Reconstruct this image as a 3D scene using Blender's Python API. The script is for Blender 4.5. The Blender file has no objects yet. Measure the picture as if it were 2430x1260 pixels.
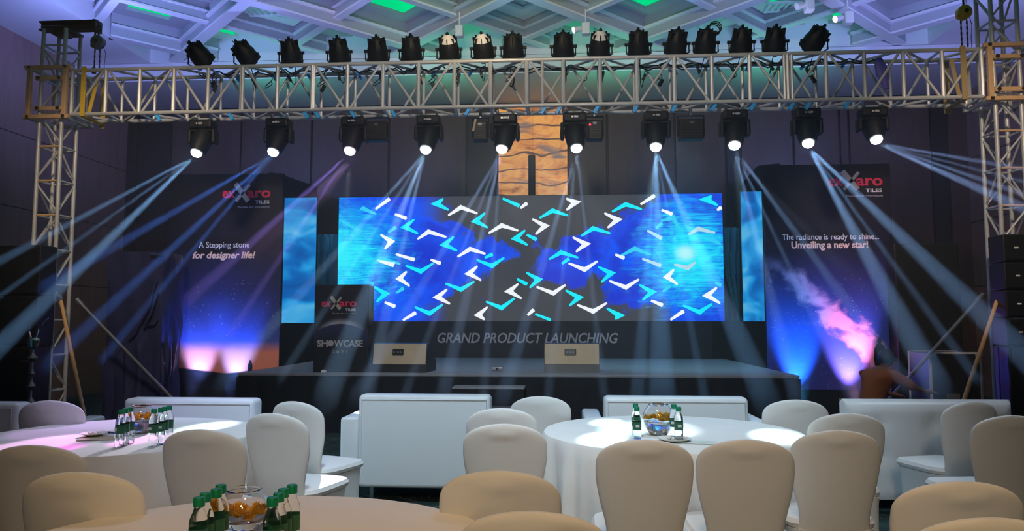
import bpy, bmesh, math, random
from mathutils import Vector, Matrix, Euler
random.seed(7)
S = bpy.context.scene
COL = S.collection
PI = math.pi
R = math.radians

# ------------------------------------------------------------------ camera
F = 1755.0
YAW, PITCH = R(3.8), math.atan(135.0 / F)
EYE = Vector((0, 0, 1.4))
cam_d = bpy.data.cameras.new('camera')
cam_d.sensor_width = 36.0
cam_d.lens = 36.0 * F / 2430.0
cam_d.clip_end = 100
cam = bpy.data.objects.new('camera', cam_d)
COL.objects.link(cam)
cam.location = EYE
cam.rotation_euler = Euler((PI / 2 + PITCH, 0, YAW), 'XYZ')
S.camera = cam
CM = cam.rotation_euler.to_matrix()

# ------------------------------------------------------------------ world, exposure
S.view_settings.view_transform = 'Standard'
S.view_settings.look = 'None'
S.view_settings.exposure = 0.0
S.view_settings.gamma = 1.0
S.view_settings.use_curve_mapping = False
W = bpy.data.worlds.new('world')
S.world = W
W.use_nodes = True
W.node_tree.nodes['Background'].inputs[0].default_value = (1.0, 0.93, 0.86, 1)
W.node_tree.nodes['Background'].inputs[1].default_value = 0.06


def ray(px, py):
    return CM @ Vector(((px - 1215) / F, -(py - 630) / F, -1.0))


def at(px, py, Y):
    """the point of the hall's cross plane y = Y that a picture point looks at"""
    d = ray(px, py)
    return EYE + d * (Y / d.y)


def atz(px, py, z):
    """the same on the level plane z"""
    d = ray(px, py)
    return EYE + d * ((z - EYE.z) / d.z)


# ------------------------------------------------------------------ lights
def spot(name, loc, target, energy, color, size=40, blend=0.5, radius=0.1):
    l = bpy.data.lights.new(name, 'SPOT')
    l.energy = energy
    l.color = color
    l.spot_size = R(size)
    l.spot_blend = blend
    l.shadow_soft_size = radius
    o = bpy.data.objects.new(name, l)
    COL.objects.link(o)
    o.location = loc
    o.rotation_euler = (Vector(target) - Vector(loc)).to_track_quat('-Z', 'Y').to_euler()
    return o


def point(name, loc, energy, color, radius=0.1):
    l = bpy.data.lights.new(name, 'POINT')
    l.energy = energy
    l.color = color
    l.shadow_soft_size = radius
    o = bpy.data.objects.new(name, l)
    COL.objects.link(o)
    o.location = loc
    return o


def area(name, loc, target, energy, color, size=1.0):
    l = bpy.data.lights.new(name, 'AREA')
    l.energy = energy
    l.color = color
    l.size = size
    o = bpy.data.objects.new(name, l)
    COL.objects.link(o)
    o.location = loc
    o.rotation_euler = (Vector(target) - Vector(loc)).to_track_quat('-Z', 'Y').to_euler()
    return o


# violet-blue and green uplighters standing on the rig that wash the ceiling
for x_, tx_, e_, c_ in ((-6.6, -7.4, 520, (0.26, 0.33, 1.0)), (-3.9, -4.4, 230, (0.34, 0.36, 1.0)), (-0.8, -0.8, 120, (0.20, 0.62, 0.85)), (2.6, 3.0, 190, (0.28, 0.42, 1.0)), (5.6, 6.2, 520, (0.30, 0.34, 1.0))):
    spot('ceiling_wash_light', (x_, 9.75, 4.95), (tx_, 11.9, 6.4), e_ * 0.62, c_, 140, 0.9, 0.25)
for x_ in (-5.2, -2.2, 0.9, 3.8):
    spot('ceiling_wash_light', (x_, 12.6, 5.0), (x_, 13.2, 6.4), 26, (0.10, 1.0, 0.45), 130, 0.9, 0.25)
# warm lamp of the hall over the near chairs; fill spots below are added
spot('hall_lamp_and_fill', (0.2, 0.7, 5.9), (0.1, 1.7, 0.7), 300, (1.0, 0.55, 0.16), 62, 0.9, 0.25)
spot('hall_lamp_and_fill', (0.3, -2.0, 3.8), (0.2, 2.2, 0.7), 165, (1.0, 0.60, 0.15), 66, 0.8, 0.25)  # added low warm fill from behind the camera
spot('hall_lamp_and_fill', (-1.0, 6.0, 4.8), (-0.9, 11.0, 6.5), 210, (1.0, 0.74, 0.40), 62, 0.8, 0.25)  # added spot aimed upwards to warm the coffers
spot('hall_lamp_and_fill', (-0.6, 3.4, 5.6), (-0.6, 9.0, 4.1), 560, (1.0, 0.88, 0.74), 90, 0.8, 0.25)  # added warm front fill for the truss beam
spot('hall_lamp_and_fill', (-4.2, 4.4, 5.4), (-5.4, 9.0, 2.9), 620, (1.0, 0.80, 0.58), 46, 0.8, 0.25)  # added warm fill on the left tower
spot('hall_lamp_and_fill', (3.6, 4.4, 5.4), (5.2, 9.0, 2.9), 560, (1.0, 0.80, 0.62), 46, 0.8, 0.25)  # added warm fill on the right tower
spot('stage_light', (-1.5, 9.6, 4.0), (-1.2, 11.4, 0.75), 110, (0.45, 0.72, 1.0), 75, 0.9, 0.2)
spot('stage_light', (1.6, 9.6, 4.0), (1.8, 11.4, 0.75), 230, (0.30, 0.80, 1.0), 70, 0.9, 0.2)
spot('hall_lamp_and_fill', (0.0, -3.2, 5.6), (0.2, 4.4, 0.7), 270, (0.92, 0.97, 1.0), 44, 0.9, 0.4)  # added neutral fill from behind the camera
# cool light of the hall over the far tables and sofas
spot('hall_spot_and_tint', (-0.6, 1.6, 6.0), (-0.4, 6.3, 0.5), 1050, (0.56, 0.80, 1.0), 56, 0.8, 0.3)
spot('hall_spot_and_tint', (-1.6, 2.0, 5.6), (-2.55, 5.4, 0.72), 420, (0.42, 0.50, 1.0), 13, 0.8, 0.1)  # added narrow spot that tints the left sofa violet-blue
spot('hall_spot_and_tint', (-3.4, 2.0, 5.6), (-3.0, 4.8, 0.75), 300, (0.55, 0.48, 1.0), 10, 0.8, 0.1)  # added narrow spot that tints the far left chair violet
spot('front_fill_spot', (-3.2, 6.0, 5.9), (-2.2, 4.4, 0.7), 330, (0.70, 0.72, 1.0), 50, 0.9, 0.15)  # added cool fill spots over the tables, hung clear of the rig
spot('front_fill_spot', (1.6, 6.0, 5.9), (0.9, 4.4, 0.7), 330, (0.66, 0.82, 1.0), 50, 0.9, 0.15)
spot('front_fill_spot', (4.6, 6.0, 5.9), (3.4, 4.6, 0.7), 260, (0.66, 0.80, 1.0), 50, 0.9, 0.15)

# ------------------------------------------------------------------ node and material helpers
def newmat(name):
    m = bpy.data.materials.new(name)
    m.use_nodes = True
    return m


class NT:
    def __init__(s, m):
        s.m = m
        s.t = m.node_tree
        s.n = s.t.nodes
        s.l = s.t.links
        s.b = s.n.get('Principled BSDF')
        s.out = s.n.get('Material Output')

    def node(s, typ, **kw):
        x = s.n.new(typ)
        for k, v in kw.items():
            setattr(x, k, v)
        return x

    def put(s, sock, v):
        if hasattr(v, 'is_linked') or hasattr(v, 'links'):
            s.l.new(v, sock)
        else:
            sock.default_value = v

    def math(s, op, a, b=0.0, c=None, clamp=False):
        x = s.node('ShaderNodeMath', operation=op)
        x.use_clamp = clamp
        s.put(x.inputs[0], a)
        s.put(x.inputs[1], b)
        if c is not None:
            s.put(x.inputs[2], c)
        return x.outputs[0]

    def smooth(s, v, lo, hi):
        x = s.node('ShaderNodeMapRange', interpolation_type='SMOOTHSTEP')
        s.put(x.inputs[0], v)
        s.put(x.inputs[1], lo)
        s.put(x.inputs[2], hi)
        return x.outputs[0]

    def mix(s, f, a, b, blend='MIX'):
        x = s.node('ShaderNodeMix', data_type='RGBA', blend_type=blend)
        s.put(x.inputs[0], f)
        s.put(x.inputs[6], a if not isinstance(a, tuple) else (*a[:3], 1))
        s.put(x.inputs[7], b if not isinstance(b, tuple) else (*b[:3], 1))
        return x.outputs[2]

    def coords(s, which='Generated', scale=(1, 1, 1)):
        tc = s.node('ShaderNodeTexCoord')
        mp = s.node('ShaderNodeMapping')
        s.l.new(tc.outputs[which], mp.inputs[0])
        mp.inputs[3].default_value = scale
        return mp.outputs[0]

    def xyz(s, v):
        x = s.node('ShaderNodeSeparateXYZ')
        s.l.new(v, x.inputs[0])
        return x.outputs

    def noise(s, vec, scale=5, detail=3, rough=0.5, dist=0.0):
        x = s.node('ShaderNodeTexNoise')
        s.l.new(vec, x.inputs['Vector'])
        x.inputs['Scale'].default_value = scale
        x.inputs['Detail'].default_value = detail
        x.inputs['Roughness'].default_value = rough
        x.inputs['Distortion'].default_value = dist
        return x.outputs[0]

    def ramp(s, f, stops):
        x = s.node('ShaderNodeValToRGB')
        s.put(x.inputs[0], f)
        e = x.color_ramp.elements
        while len(e) < len(stops):
            e.new(0.5)
        for i, (p, c) in enumerate(stops):
            e[i].position = p
            e[i].color = (*c[:3], 1)
        return x.outputs[0]

    def bump(s, h, strength=0.2, dist=0.01):
        x = s.node('ShaderNodeBump')
        x.inputs['Strength'].default_value = strength
        x.inputs['Distance'].default_value = dist
        s.l.new(h, x.inputs['Height'])
        s.l.new(x.outputs[0], s.b.inputs['Normal'])


def under(part, *subs):
    for s_ in subs:
        if s_ is not None:
            s_.parent = part


def plain(name, col, rough=0.5, metal=0.0, var=0.15, scale=12, bump=0.0, spec=0.5, coat=0.0):
    m = newmat(name)
    t = NT(m)
    v = t.coords('Object')
    n = t.noise(v, scale, 4)
    d = tuple(c * (1 - var) for c in col)
    h = tuple(min(1, c * (1 + var)) for c in col)
    t.l.new(t.mix(n, d, h), t.b.inputs['Base Color'])
    t.b.inputs['Roughness'].default_value = rough
    t.b.inputs['Metallic'].default_value = metal
    t.b.inputs['Specular IOR Level'].default_value = spec
    t.b.inputs['Coat Weight'].default_value = coat
    if bump:
        t.bump(n, bump)
    return m


def glow(name, col, strength):
    m = newmat(name)
    t = NT(m)
    t.b.inputs['Base Color'].default_value = (*[c * 0.3 for c in col], 1)
    t.b.inputs['Emission Color'].default_value = (*col, 1)
    t.b.inputs['Emission Strength'].default_value = strength
    return m


def glass(name, col=(1, 1, 1), rough=0.0, ior=1.45):
    m = newmat(name)
    t = NT(m)
    t.b.inputs['Base Color'].default_value = (*col, 1)
    t.b.inputs['Roughness'].default_value = rough
    t.b.inputs['Transmission Weight'].default_value = 1.0
    t.b.inputs['IOR'].default_value = ior
    return m


M = {}
M['alu'] = plain('truss_aluminium', (0.56, 0.55, 0.54), 0.40, 0.20, 0.10, 8)
M['alu_dark'] = plain('dull_steel', (0.30, 0.30, 0.31), 0.4, 0.8, 0.2, 8)
M['wood_pole'] = plain('orange_pole', (0.75, 0.42, 0.16), 0.45, 0.1, 0.1)
M['orange_steel'] = plain('warm_tan_steel', (0.72, 0.44, 0.22), 0.45, 0.1, 0.15)
M['black'] = plain('black_paint', (0.012, 0.012, 0.014), 0.42, 0.0, 0.3, 20)
M['black_matt'] = plain('black_cloth', (0.010, 0.011, 0.014), 0.9, 0.0, 0.3, 6, 0.2, 0.2)
M['black_gloss'] = plain('black_plastic', (0.016, 0.018, 0.026), 0.2, 0.0, 0.3, 8)
M['housing'] = plain('lamp_housing', (0.006, 0.007, 0.009), 0.55, 0.0, 0.2, 20, 0, 0.3)
M['blue_tape'] = plain('blue_strap', (0.03, 0.40, 0.88), 0.45, 0, 0.1)
M['strap'] = plain('yellow_strap', (0.72, 0.46, 0.02), 0.7, 0, 0.15)
M['strap_dull'] = plain('tan_strap', (0.38, 0.26, 0.10), 0.7, 0, 0.15)
M['cable'] = plain('cable_rubber', (0.01, 0.01, 0.012), 0.5)
M['chair'] = plain('stretch_cover', (0.74, 0.73, 0.70), 0.55, 0, 0.03, 3, 0.03, 0.3)
M['sofa'] = plain('white_leatherette', (0.76, 0.78, 0.78), 0.36, 0, 0.03, 4, 0.05, 0.5)
M['cloth'] = plain('table_linen', (0.78, 0.76, 0.72), 0.7, 0, 0.04, 5, 0.05, 0.3)
M['chrome'] = plain('chrome', (0.7, 0.7, 0.7), 0.12, 1.0, 0.05)
M['glass'] = glass('clear_glass')
M['bottle'] = glass('clear_bottle', (0.97, 0.99, 0.98), 0.03, 1.10)
M['water'] = glass('water', (0.92, 0.97, 1.0), 0.0, 1.33)
M['green_cap'] = plain('green_cap', (0.0, 0.22, 0.10), 0.4, 0, 0.1)
M['green_label'] = plain('green_label', (0.02, 0.12, 0.06), 0.5, 0, 0.1)
M['label_white'] = plain('label_print', (0.6, 0.65, 0.6), 0.5, 0, 0.1)
M['petal'] = plain('orange_petal', (1.0, 0.46, 0.02), 0.6, 0, 0.25, 30)
M['petal_y'] = plain('yellow_petal', (0.95, 0.60, 0.10), 0.6, 0, 0.25, 30)
M['leafg'] = plain('flower_leaf', (0.12, 0.2, 0.04), 0.6, 0, 0.25, 30)
M['white'] = plain('white_paint', (0.7, 0.68, 0.64), 0.5, 0, 0.05)
M['beige'] = plain('beige_panel', (0.46, 0.36, 0.24), 0.6, 0, 0.12, 10)
M['hoist_y'] = plain('yellow_hoist', (0.62, 0.36, 0.02), 0.4, 0.1, 0.15)
M['hoist_g'] = plain('grey_hoist', (0.10, 0.14, 0.18), 0.4, 0.2, 0.2)
M['red'] = plain('red_letters', (0.85, 0.03, 0.10), 0.5, 0, 0.05)
M['grey_letters'] = plain('grey_letters', (0.42, 0.42, 0.45), 0.5, 0, 0.05)
M['white_letters'] = plain('white_letters', (0.8, 0.8, 0.82), 0.5, 0, 0.05)
M['sand_letters'] = plain('sand_letters', (0.85, 0.62, 0.52), 0.5, 0, 0.05)
M['x_letters'] = plain('grey_cross', (0.42, 0.42, 0.38), 0.5, 0, 0.1)
M['skin'] = plain('skin', (0.30, 0.15, 0.09), 0.55, 0, 0.08)
M['shirt'] = plain('rust_shirt', (0.42, 0.13, 0.05), 0.8, 0, 0.15, 9, 0.1)
M['trousers'] = plain('dark_trousers', (0.02, 0.025, 0.05), 0.8, 0, 0.15)
M['hair'] = plain('black_hair', (0.008, 0.007, 0.006), 0.5, 0, 0.3, 40, 0.3)
M['steel_blue'] = plain('blue_violet_lit', (0.12, 0.10, 0.45), 0.5, 0, 0.15)  # violet light on the board put into this blue; bag and pen share it
M['case'] = plain('flight_case', (0.012, 0.013, 0.016), 0.45, 0, 0.2)


# ------------------------------------------------------------------ mesh helpers
class MB:
    def __init__(s):
        s.v, s.f = [], []

    def add(s, vs, fs):
        o = len(s.v)
        s.v += [tuple(v) for v in vs]
        s.f += [tuple(i + o for i in f) for f in fs]
        return s

    def box(s, c, d, rot=None):
        cx, cy, cz = c
        x, y, z = d[0] / 2, d[1] / 2, d[2] / 2
        vs = [Vector((i * x, j * y, k * z)) for i in (-1, 1) for j in (-1, 1) for k in (-1, 1)]
        if rot is not None:
            vs = [rot @ v for v in vs]
        vs = [v + Vector(c) for v in vs]
        return s.add(vs, [(0, 1, 3, 2), (4, 6, 7, 5), (0, 4, 5, 1), (2, 3, 7, 6), (0, 2, 6, 4), (1, 5, 7, 3)])

    def rbox(s, c, d, b=0.01, seg=2, rot=None):
        """box with rounded edges"""
        bm = bmesh.new()
        bmesh.ops.create_cube(bm, size=1)
        for v in bm.verts:
            v.co = Vector((v.co.x * d[0], v.co.y * d[1], v.co.z * d[2]))
        bmesh.ops.bevel(bm, geom=bm.edges[:], offset=b, segments=seg, affect='EDGES', profile=0.5)
        bm.verts.index_update()
        vs = [v.co.copy() for v in bm.verts]
        fs = [[v.index for v in f.verts] for f in bm.faces]
        bm.free()
        if rot is not None:
            vs = [rot @ v for v in vs]
        return s.add([v + Vector(c) for v in vs], fs)

    def tube(s, p0, p1, r, n=8, r2=None):
        p0, p1 = Vector(p0), Vector(p1)
        d = p1 - p0
        if d.length < 1e-6:
            return s
        q = d.to_track_quat('Z', 'Y')
        r2 = r if r2 is None else r2
        vs = []
        for p, rr in ((p0, r), (p1, r2)):
            for i in range(n):
                a = 2 * PI * i / n
                vs.append(p + q @ Vector((rr * math.cos(a), rr * math.sin(a), 0)))
        fs = [(i, (i + 1) % n, n + (i + 1) % n, n + i) for i in range(n)]
        fs += [tuple(range(n - 1, -1, -1)), tuple(range(n, 2 * n))]
        return s.add(vs, fs)

    def path(s, pts, r, n=6):
        pts = [Vector(p) for p in pts]
        vs, fs = [], []
        for k, p in enumerate(pts):
            d = (pts[min(k + 1, len(pts) - 1)] - pts[max(k - 1, 0)])
            q = d.to_track_quat('Z', 'Y')
            for i in range(n):
                a = 2 * PI * i / n
                vs.append(p + q @ Vector((r * math.cos(a), r * math.sin(a), 0)))
        for k in range(len(pts) - 1):
            for i in range(n):
                j = (i + 1) % n
                fs.append((k * n + i, k * n + j, (k + 1) * n + j, (k + 1) * n + i))
        fs += [tuple(range(n - 1, -1, -1)), tuple(range((len(pts) - 1) * n, len(pts) * n))]
        return s.add(vs, fs)

    def lathe(s, prof, n=24, c=(0, 0, 0), rot=None, wob=None):
        """prof: (radius, z) pairs, closed at radius 0"""
        vs, fs = [], []
        for k, (r, z) in enumerate(prof):
            for i in range(n):
                a = 2 * PI * i / n
                rr = r if wob is None else r * wob(a, k)
                v = Vector((rr * math.cos(a), rr * math.sin(a), z))
                vs.append((rot @ v if rot is not None else v) + Vector(c))
        for k in range(len(prof) - 1):
            for i in range(n):
                j = (i + 1) % n
                fs.append((k * n + i, k * n + j, (k + 1) * n + j, (k + 1) * n + i))
        return s.add(vs, fs)

    def loft(s, rings, cap=True):
        n = len(rings[0])
        vs = [v for r in rings for v in r]
        fs = []
        for k in range(len(rings) - 1):
            for i in range(n):
                j = (i + 1) % n
                fs.append((k * n + i, k * n + j, (k + 1) * n + j, (k + 1) * n + i))
        if cap:
            fs += [tuple(range(n - 1, -1, -1)), tuple(range((len(rings) - 1) * n, len(rings) * n))]
        return s.add(vs, fs)

    def prism(s, poly, y0, y1):
        """outline given as (x, z), from y0 to y1"""
        n = len(poly)
        vs = [(x, y0, z) for x, z in poly] + [(x, y1, z) for x, z in poly]
        fs = [(i, (i + 1) % n, n + (i + 1) % n, n + i) for i in range(n)]
        fs += [tuple(range(n - 1, -1, -1)), tuple(range(n, 2 * n))]
        return s.add(vs, fs)

    def build(s, name, mat, parent=None, smooth=False, merge=False):
        me = bpy.data.meshes.new(name)
        me.from_pydata(s.v, [], s.f)
        bm = bmesh.new()
        bm.from_mesh(me)
        if merge:
            bmesh.ops.remove_doubles(bm, verts=bm.verts[:], dist=1e-5)
        bmesh.ops.recalc_face_normals(bm, faces=bm.faces[:])
        bm.to_mesh(me)
        bm.free()
        if smooth:
            me.polygons.foreach_set('use_smooth', [True] * len(me.polygons))
            me.set_sharp_from_angle(angle=R(40))
        me.materials.append(mat)
        o = bpy.data.objects.new(name, me)
        COL.objects.link(o)
        if parent is not None:
            o.parent = parent
        return o


def tag(o, label, cat, group=None, kind=None):
    o['label'] = label
    o['category'] = cat
    if group:
        o['group'] = group
    if kind:
        o['kind'] = kind
    return o


def empty(name, loc=(0, 0, 0), rz=0.0, label=None, cat=None, group=None):
    o = bpy.data.objects.new(name, None)
    o.empty_display_size = 0.1
    COL.objects.link(o)
    o.location = loc
    o.rotation_euler = (0, 0, rz)
    if label:
        tag(o, label, cat, group)
    return o


def struct(o, label=None, cat=None):
    o['kind'] = 'structure'
    if label:
        o['label'] = label
    if cat:
        o['category'] = cat
    return o


CH = {}


def copy_tree(o, loc=None, rz=None, label=None, group=None):
    def rec(x, par):
        c = x.copy()
        COL.objects.link(c)
        if par is not None:
            c.parent = par
        for ch in x.children:
            rec(ch, c)
        return c
    c = rec(o, None)
    if loc is not None:
        c.location = loc
    if rz is not None:
        c.rotation_euler = (0, 0, rz)
    if label:
        c['label'] = label
    if group:
        c['group'] = group
    return c


def text_mesh(name, body, size, mat, parent, loc, width=None, shear=0.0, bold=0.0, spacing=1.0, depth=0.003, align='LEFT'):
    """flat raised letters standing in the xz plane, facing -y; width squeezes the line"""
    cu = bpy.data.curves.new(name, 'FONT')
    cu.body = body
    cu.size = size
    cu.extrude = depth
    cu.offset = bold
    cu.shear = shear
    cu.space_character = spacing
    cu.align_x = align
    cu.resolution_u = 3
    tmp = bpy.data.objects.new(name, cu)
    COL.objects.link(tmp)
    dg = bpy.context.evaluated_depsgraph_get()
    me = bpy.data.meshes.new_from_object(tmp.evaluated_get(dg))
    bpy.data.objects.remove(tmp)
    xs = [v.co.x for v in me.vertices]
    k = 1.0
    if width:
        k = width / (max(xs) - min(xs))
    x0 = min(xs) if align == 'LEFT' else 0
    for v in me.vertices:
        x, y, z = v.co
        v.co = ((x - x0) * k, -z, y)
    me.materials.clear()
    me.materials.append(mat)
    o = bpy.data.objects.new(name, me)
    COL.objects.link(o)
    o.parent = parent
    o.location = loc
    return o

# ================================================================== THE ROOM
XL, XR, YB, ZC = -9.23, 8.03, 15.0, 6.30          # walls, back wall, ceiling

def mat_carpet():
    m = newmat('patterned_carpet')
    t = NT(m)
    v = t.coords('Object')
    n1 = t.noise(v, 2.2, 3, 0.6, 1.5)
    n2 = t.noise(v, 30, 3)
    a = t.mix(t.smooth(n1, 0.45, 0.55), (0.006, 0.022, 0.020), (0.016, 0.055, 0.045))
    a = t.mix(t.smooth(t.noise(v, 9, 2, 0.5, 2), 0.60, 0.68), a, (0.16, 0.18, 0.15))
    a = t.mix(t.math('MULTIPLY', n2, 0.4), a, (0.01, 0.02, 0.02))
    t.l.new(a, t.b.inputs['Base Color'])
    t.b.inputs['Roughness'].default_value = 0.95
    t.bump(n2, 0.4)
    return m


def mat_wall(name, col, seam=0.0):
    m = newmat(name)
    t = NT(m)
    v = t.coords('Object', (1, 1, 0.15))
    n = t.noise(v, 5, 5, 0.6, 1.0)
    t.l.new(t.mix(n, tuple(c * 0.6 for c in col), tuple(c * 1.35 for c in col)), t.b.inputs['Base Color'])
    t.b.inputs['Roughness'].default_value = 0.38
    return m


M['carpet'] = mat_carpet()
M['panel'] = mat_wall('dark_veneer', (0.085, 0.050, 0.036))
M['panel_dark'] = mat_wall('black_veneer', (0.018, 0.014, 0.014))
M['side_wall'] = mat_wall('plum_wall', (0.27, 0.165, 0.15))
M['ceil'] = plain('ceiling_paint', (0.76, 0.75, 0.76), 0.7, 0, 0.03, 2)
M['ceil_shade'] = plain('coffer_shade_grey', (0.42, 0.43, 0.44), 0.75, 0, 0.04, 2)  # greyer ceiling tone: shade of coffers and rib sides put into the colour
M['cove_green'] = glow('green_cove_light', (0.0, 0.80, 0.28), 0.75)
M['grille'] = plain('ceiling_grille', (0.8, 0.8, 0.85), 0.4)

struct(MB().box(((XL + XR) / 2, 5.0, -0.05), (XR - XL, 20.4, 0.1)).build('floor', M['carpet']), 'dark green patterned ballroom carpet', 'floor')
wl = struct(MB().box((XL - 0.1, 5.0, 3.3), (0.2, 20.4, 6.6)).build('wall_left', M['side_wall']), 'plain plum brown side wall on the left', 'wall')
wr = struct(MB().box((XR + 0.1, 5.0, 3.3), (0.2, 20.4, 6.6)).build('wall_right', M['side_wall']), 'plain plum brown side wall on the right', 'wall')
for z in (2.1, 3.35, 4.6):
    MB().box((XL + 0.004, 5.0, z), (0.008, 20.0, 0.012)).build('wall_seam', M['panel_dark'], wl)
    MB().box((XR - 0.004, 5.0, z), (0.008, 20.0, 0.012)).build('wall_seam', M['panel_dark'], wr)
wb = struct(MB().box(((XL + XR) / 2, YB + 0.12, 3.3), (XR - XL, 0.2, 6.6)).build('wall_back', M['panel_dark']), 'dark wood panelled wall behind the stage', 'wall')
seams = [298, 330, 410, 575, 742, 925, 1108, 1183, 1347, 1440, 1600, 1720, 1755, 1880, 1990, 2012, 2205, 2245, 2300]
for a, b in zip(seams[:-1], seams[1:]):
    if (a, b) == (1183, 1347):
        continue
    x0, x1 = at(a, 300, YB).x + 0.02, at(b, 300, YB).x - 0.02
    dark = (a, b) in ((298, 330), (1108, 1183), (1720, 1755), (2205, 2245), (330, 410))
    MB().rbox(((x0 + x1) / 2, YB - (0.0 if dark else 0.01), 2.93), (x1 - x0, 0.06, 5.86), 0.006, 1).build('wall_panel', M['panel_dark'] if dark else M['panel'], wb)


def mat_onyx():
    m = newmat('backlit_onyx')
    t = NT(m)
    v = t.coords('Object', (0.7, 1, 1.3))
    n = t.noise(v, 1.6, 6, 0.62, 1.4)
    c = t.ramp(n, [(0.30, (0.10, 0.035, 0.015)), (0.42, (0.62, 0.22, 0.06)), (0.52, (0.90, 0.40, 0.10)), (0.62, (0.55, 0.20, 0.07)), (0.75, (0.95, 0.55, 0.22))])
    w = t.node('ShaderNodeTexWave', wave_type='BANDS', bands_direction='Z')
    t.l.new(v, w.inputs[0])
    w.inputs['Scale'].default_value = 0.8
    w.inputs['Distortion'].default_value = 7
    w.inputs['Detail'].default_value = 4
    c = t.mix(t.smooth(w.outputs[1], 0.06, 0.0), c, (0.10, 0.05, 0.04))
    g = t.smooth(t.noise(t.coords('Object', (0.35, 1, 1.1)), 2.3, 2, 0.5, 0.5), 0.56, 0.66)
    c = t.mix(g, c, (0.22, 0.15, 0.13))
    t.l.new(c, t.b.inputs['Base Color'])
    t.l.new(c, t.b.inputs['Emission Color'])
    t.b.inputs['Emission Strength'].default_value = 0.62
    t.b.inputs['Roughness'].default_value = 0.3
    return m


x0, x1 = at(1184, 300, YB).x, at(1346, 300, YB).x
ox = empty('onyx_feature_panel', ((x0 + x1) / 2, YB - 0.06, 0), 0, 'glowing orange backlit onyx column on the dark wall above the big screen', 'wall panel')
w_ = x1 - x0
M['onyx'] = mat_onyx()
zs = [1.0, 2.2, 3.3, 4.35, 5.86]
for i in range(4):
    for sx in (-1, 1):
        MB().rbox((sx * w_ / 4, 0, (zs[i] + zs[i + 1]) / 2), (w_ / 2 - 0.004, 0.05, zs[i + 1] - zs[i] - 0.004), 0.004, 1).build('onyx_slab', M['onyx'], ox)
q = at(1262, 370, YB - 0.5)
q2 = at(1262, 470, YB - 0.5)
tag(MB().rbox((q.x, YB - 0.5, q.z / 2), (0.135, 0.14, q.z), 0.01, 1).build('black_mast', M['black']), 'slim black mast standing in front of the orange onyx column', 'mast')

# ---- ceiling
ZX0, ZX1, ZY0, ZY1 = -7.75, 6.5, 7.0, 13.2
cb = MB()
zc = ZC + 0.45
for (a, b, c, d) in ((XL, ZX0, -5, YB + 0.2), (ZX1, XR, -5, YB + 0.2), (ZX0, ZX1, -5, ZY0)):
    cb.box(((a + b) / 2, (c + d) / 2, zc), (b - a, d - c, 0.9))
cb.box(((ZX0 + ZX1) / 2, (ZY1 + YB + 0.2) / 2, zc), (ZX1 - ZX0, YB + 0.2 - ZY1, 0.9))
ceiling = struct(cb.build('ceiling', M['ceil']), 'pale coffered ballroom ceiling lit blue and green', 'ceiling')
so = MB().box(((XL + XR) / 2, 14.25, 6.12), (XR - XL, 2.1, 0.34)).build('rear_soffit', M['ceil'], ceiling)
RD = 1.0425
NX, NY = -2.71, 12.8
s2 = math.sqrt(0.5)


def clip_diag(sgn, c):
    """the line x + sgn*y = c inside the coffer zone"""
    pts = []
    for y in (ZY0, ZY1):
        x = c - sgn * y
        if ZX0 <= x <= ZX1:
            pts.append((x, y))
    for x in (ZX0, ZX1):
        y = sgn * (c - x)
        if ZY0 <= y <= ZY1:
            pts.append((x, y))
    pts = sorted(set(pts))
    return (pts[0], pts[-1]) if len(pts) > 1 else None


for sgn in (1, -1):
    for n in range(-9, 10):
        seg = clip_diag(sgn, NX + sgn * NY + 2.085 * n)
        if not seg:
            continue
        (xa, ya), (xb, yb) = seg
        L = math.hypot(xb - xa, yb - ya)
        if L < 0.5:
            continue
        rot = Matrix.Rotation(math.atan2(yb - ya, xb - xa), 3, 'Z')
        main = n % 2 == 0
        m = MB()
        c = ((xa + xb) / 2, (ya + yb) / 2)
        dz = 0.004 if sgn > 0 else 0.0
        if main:
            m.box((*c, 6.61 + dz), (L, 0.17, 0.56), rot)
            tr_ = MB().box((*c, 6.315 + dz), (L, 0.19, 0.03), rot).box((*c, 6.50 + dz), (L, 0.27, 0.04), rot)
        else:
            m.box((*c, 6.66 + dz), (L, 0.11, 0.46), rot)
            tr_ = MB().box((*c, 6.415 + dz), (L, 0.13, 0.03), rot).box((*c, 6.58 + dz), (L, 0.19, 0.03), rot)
        rb = m.build('main_rib' if main else 'cross_rib', M['ceil_shade'], ceiling)
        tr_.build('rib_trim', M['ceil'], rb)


def diam(cx, cy, r, z):
    return [(cx - r, cy, z), (cx, cy - r, z), (cx + r, cy, z), (cx, cy + r, z)]


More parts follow.
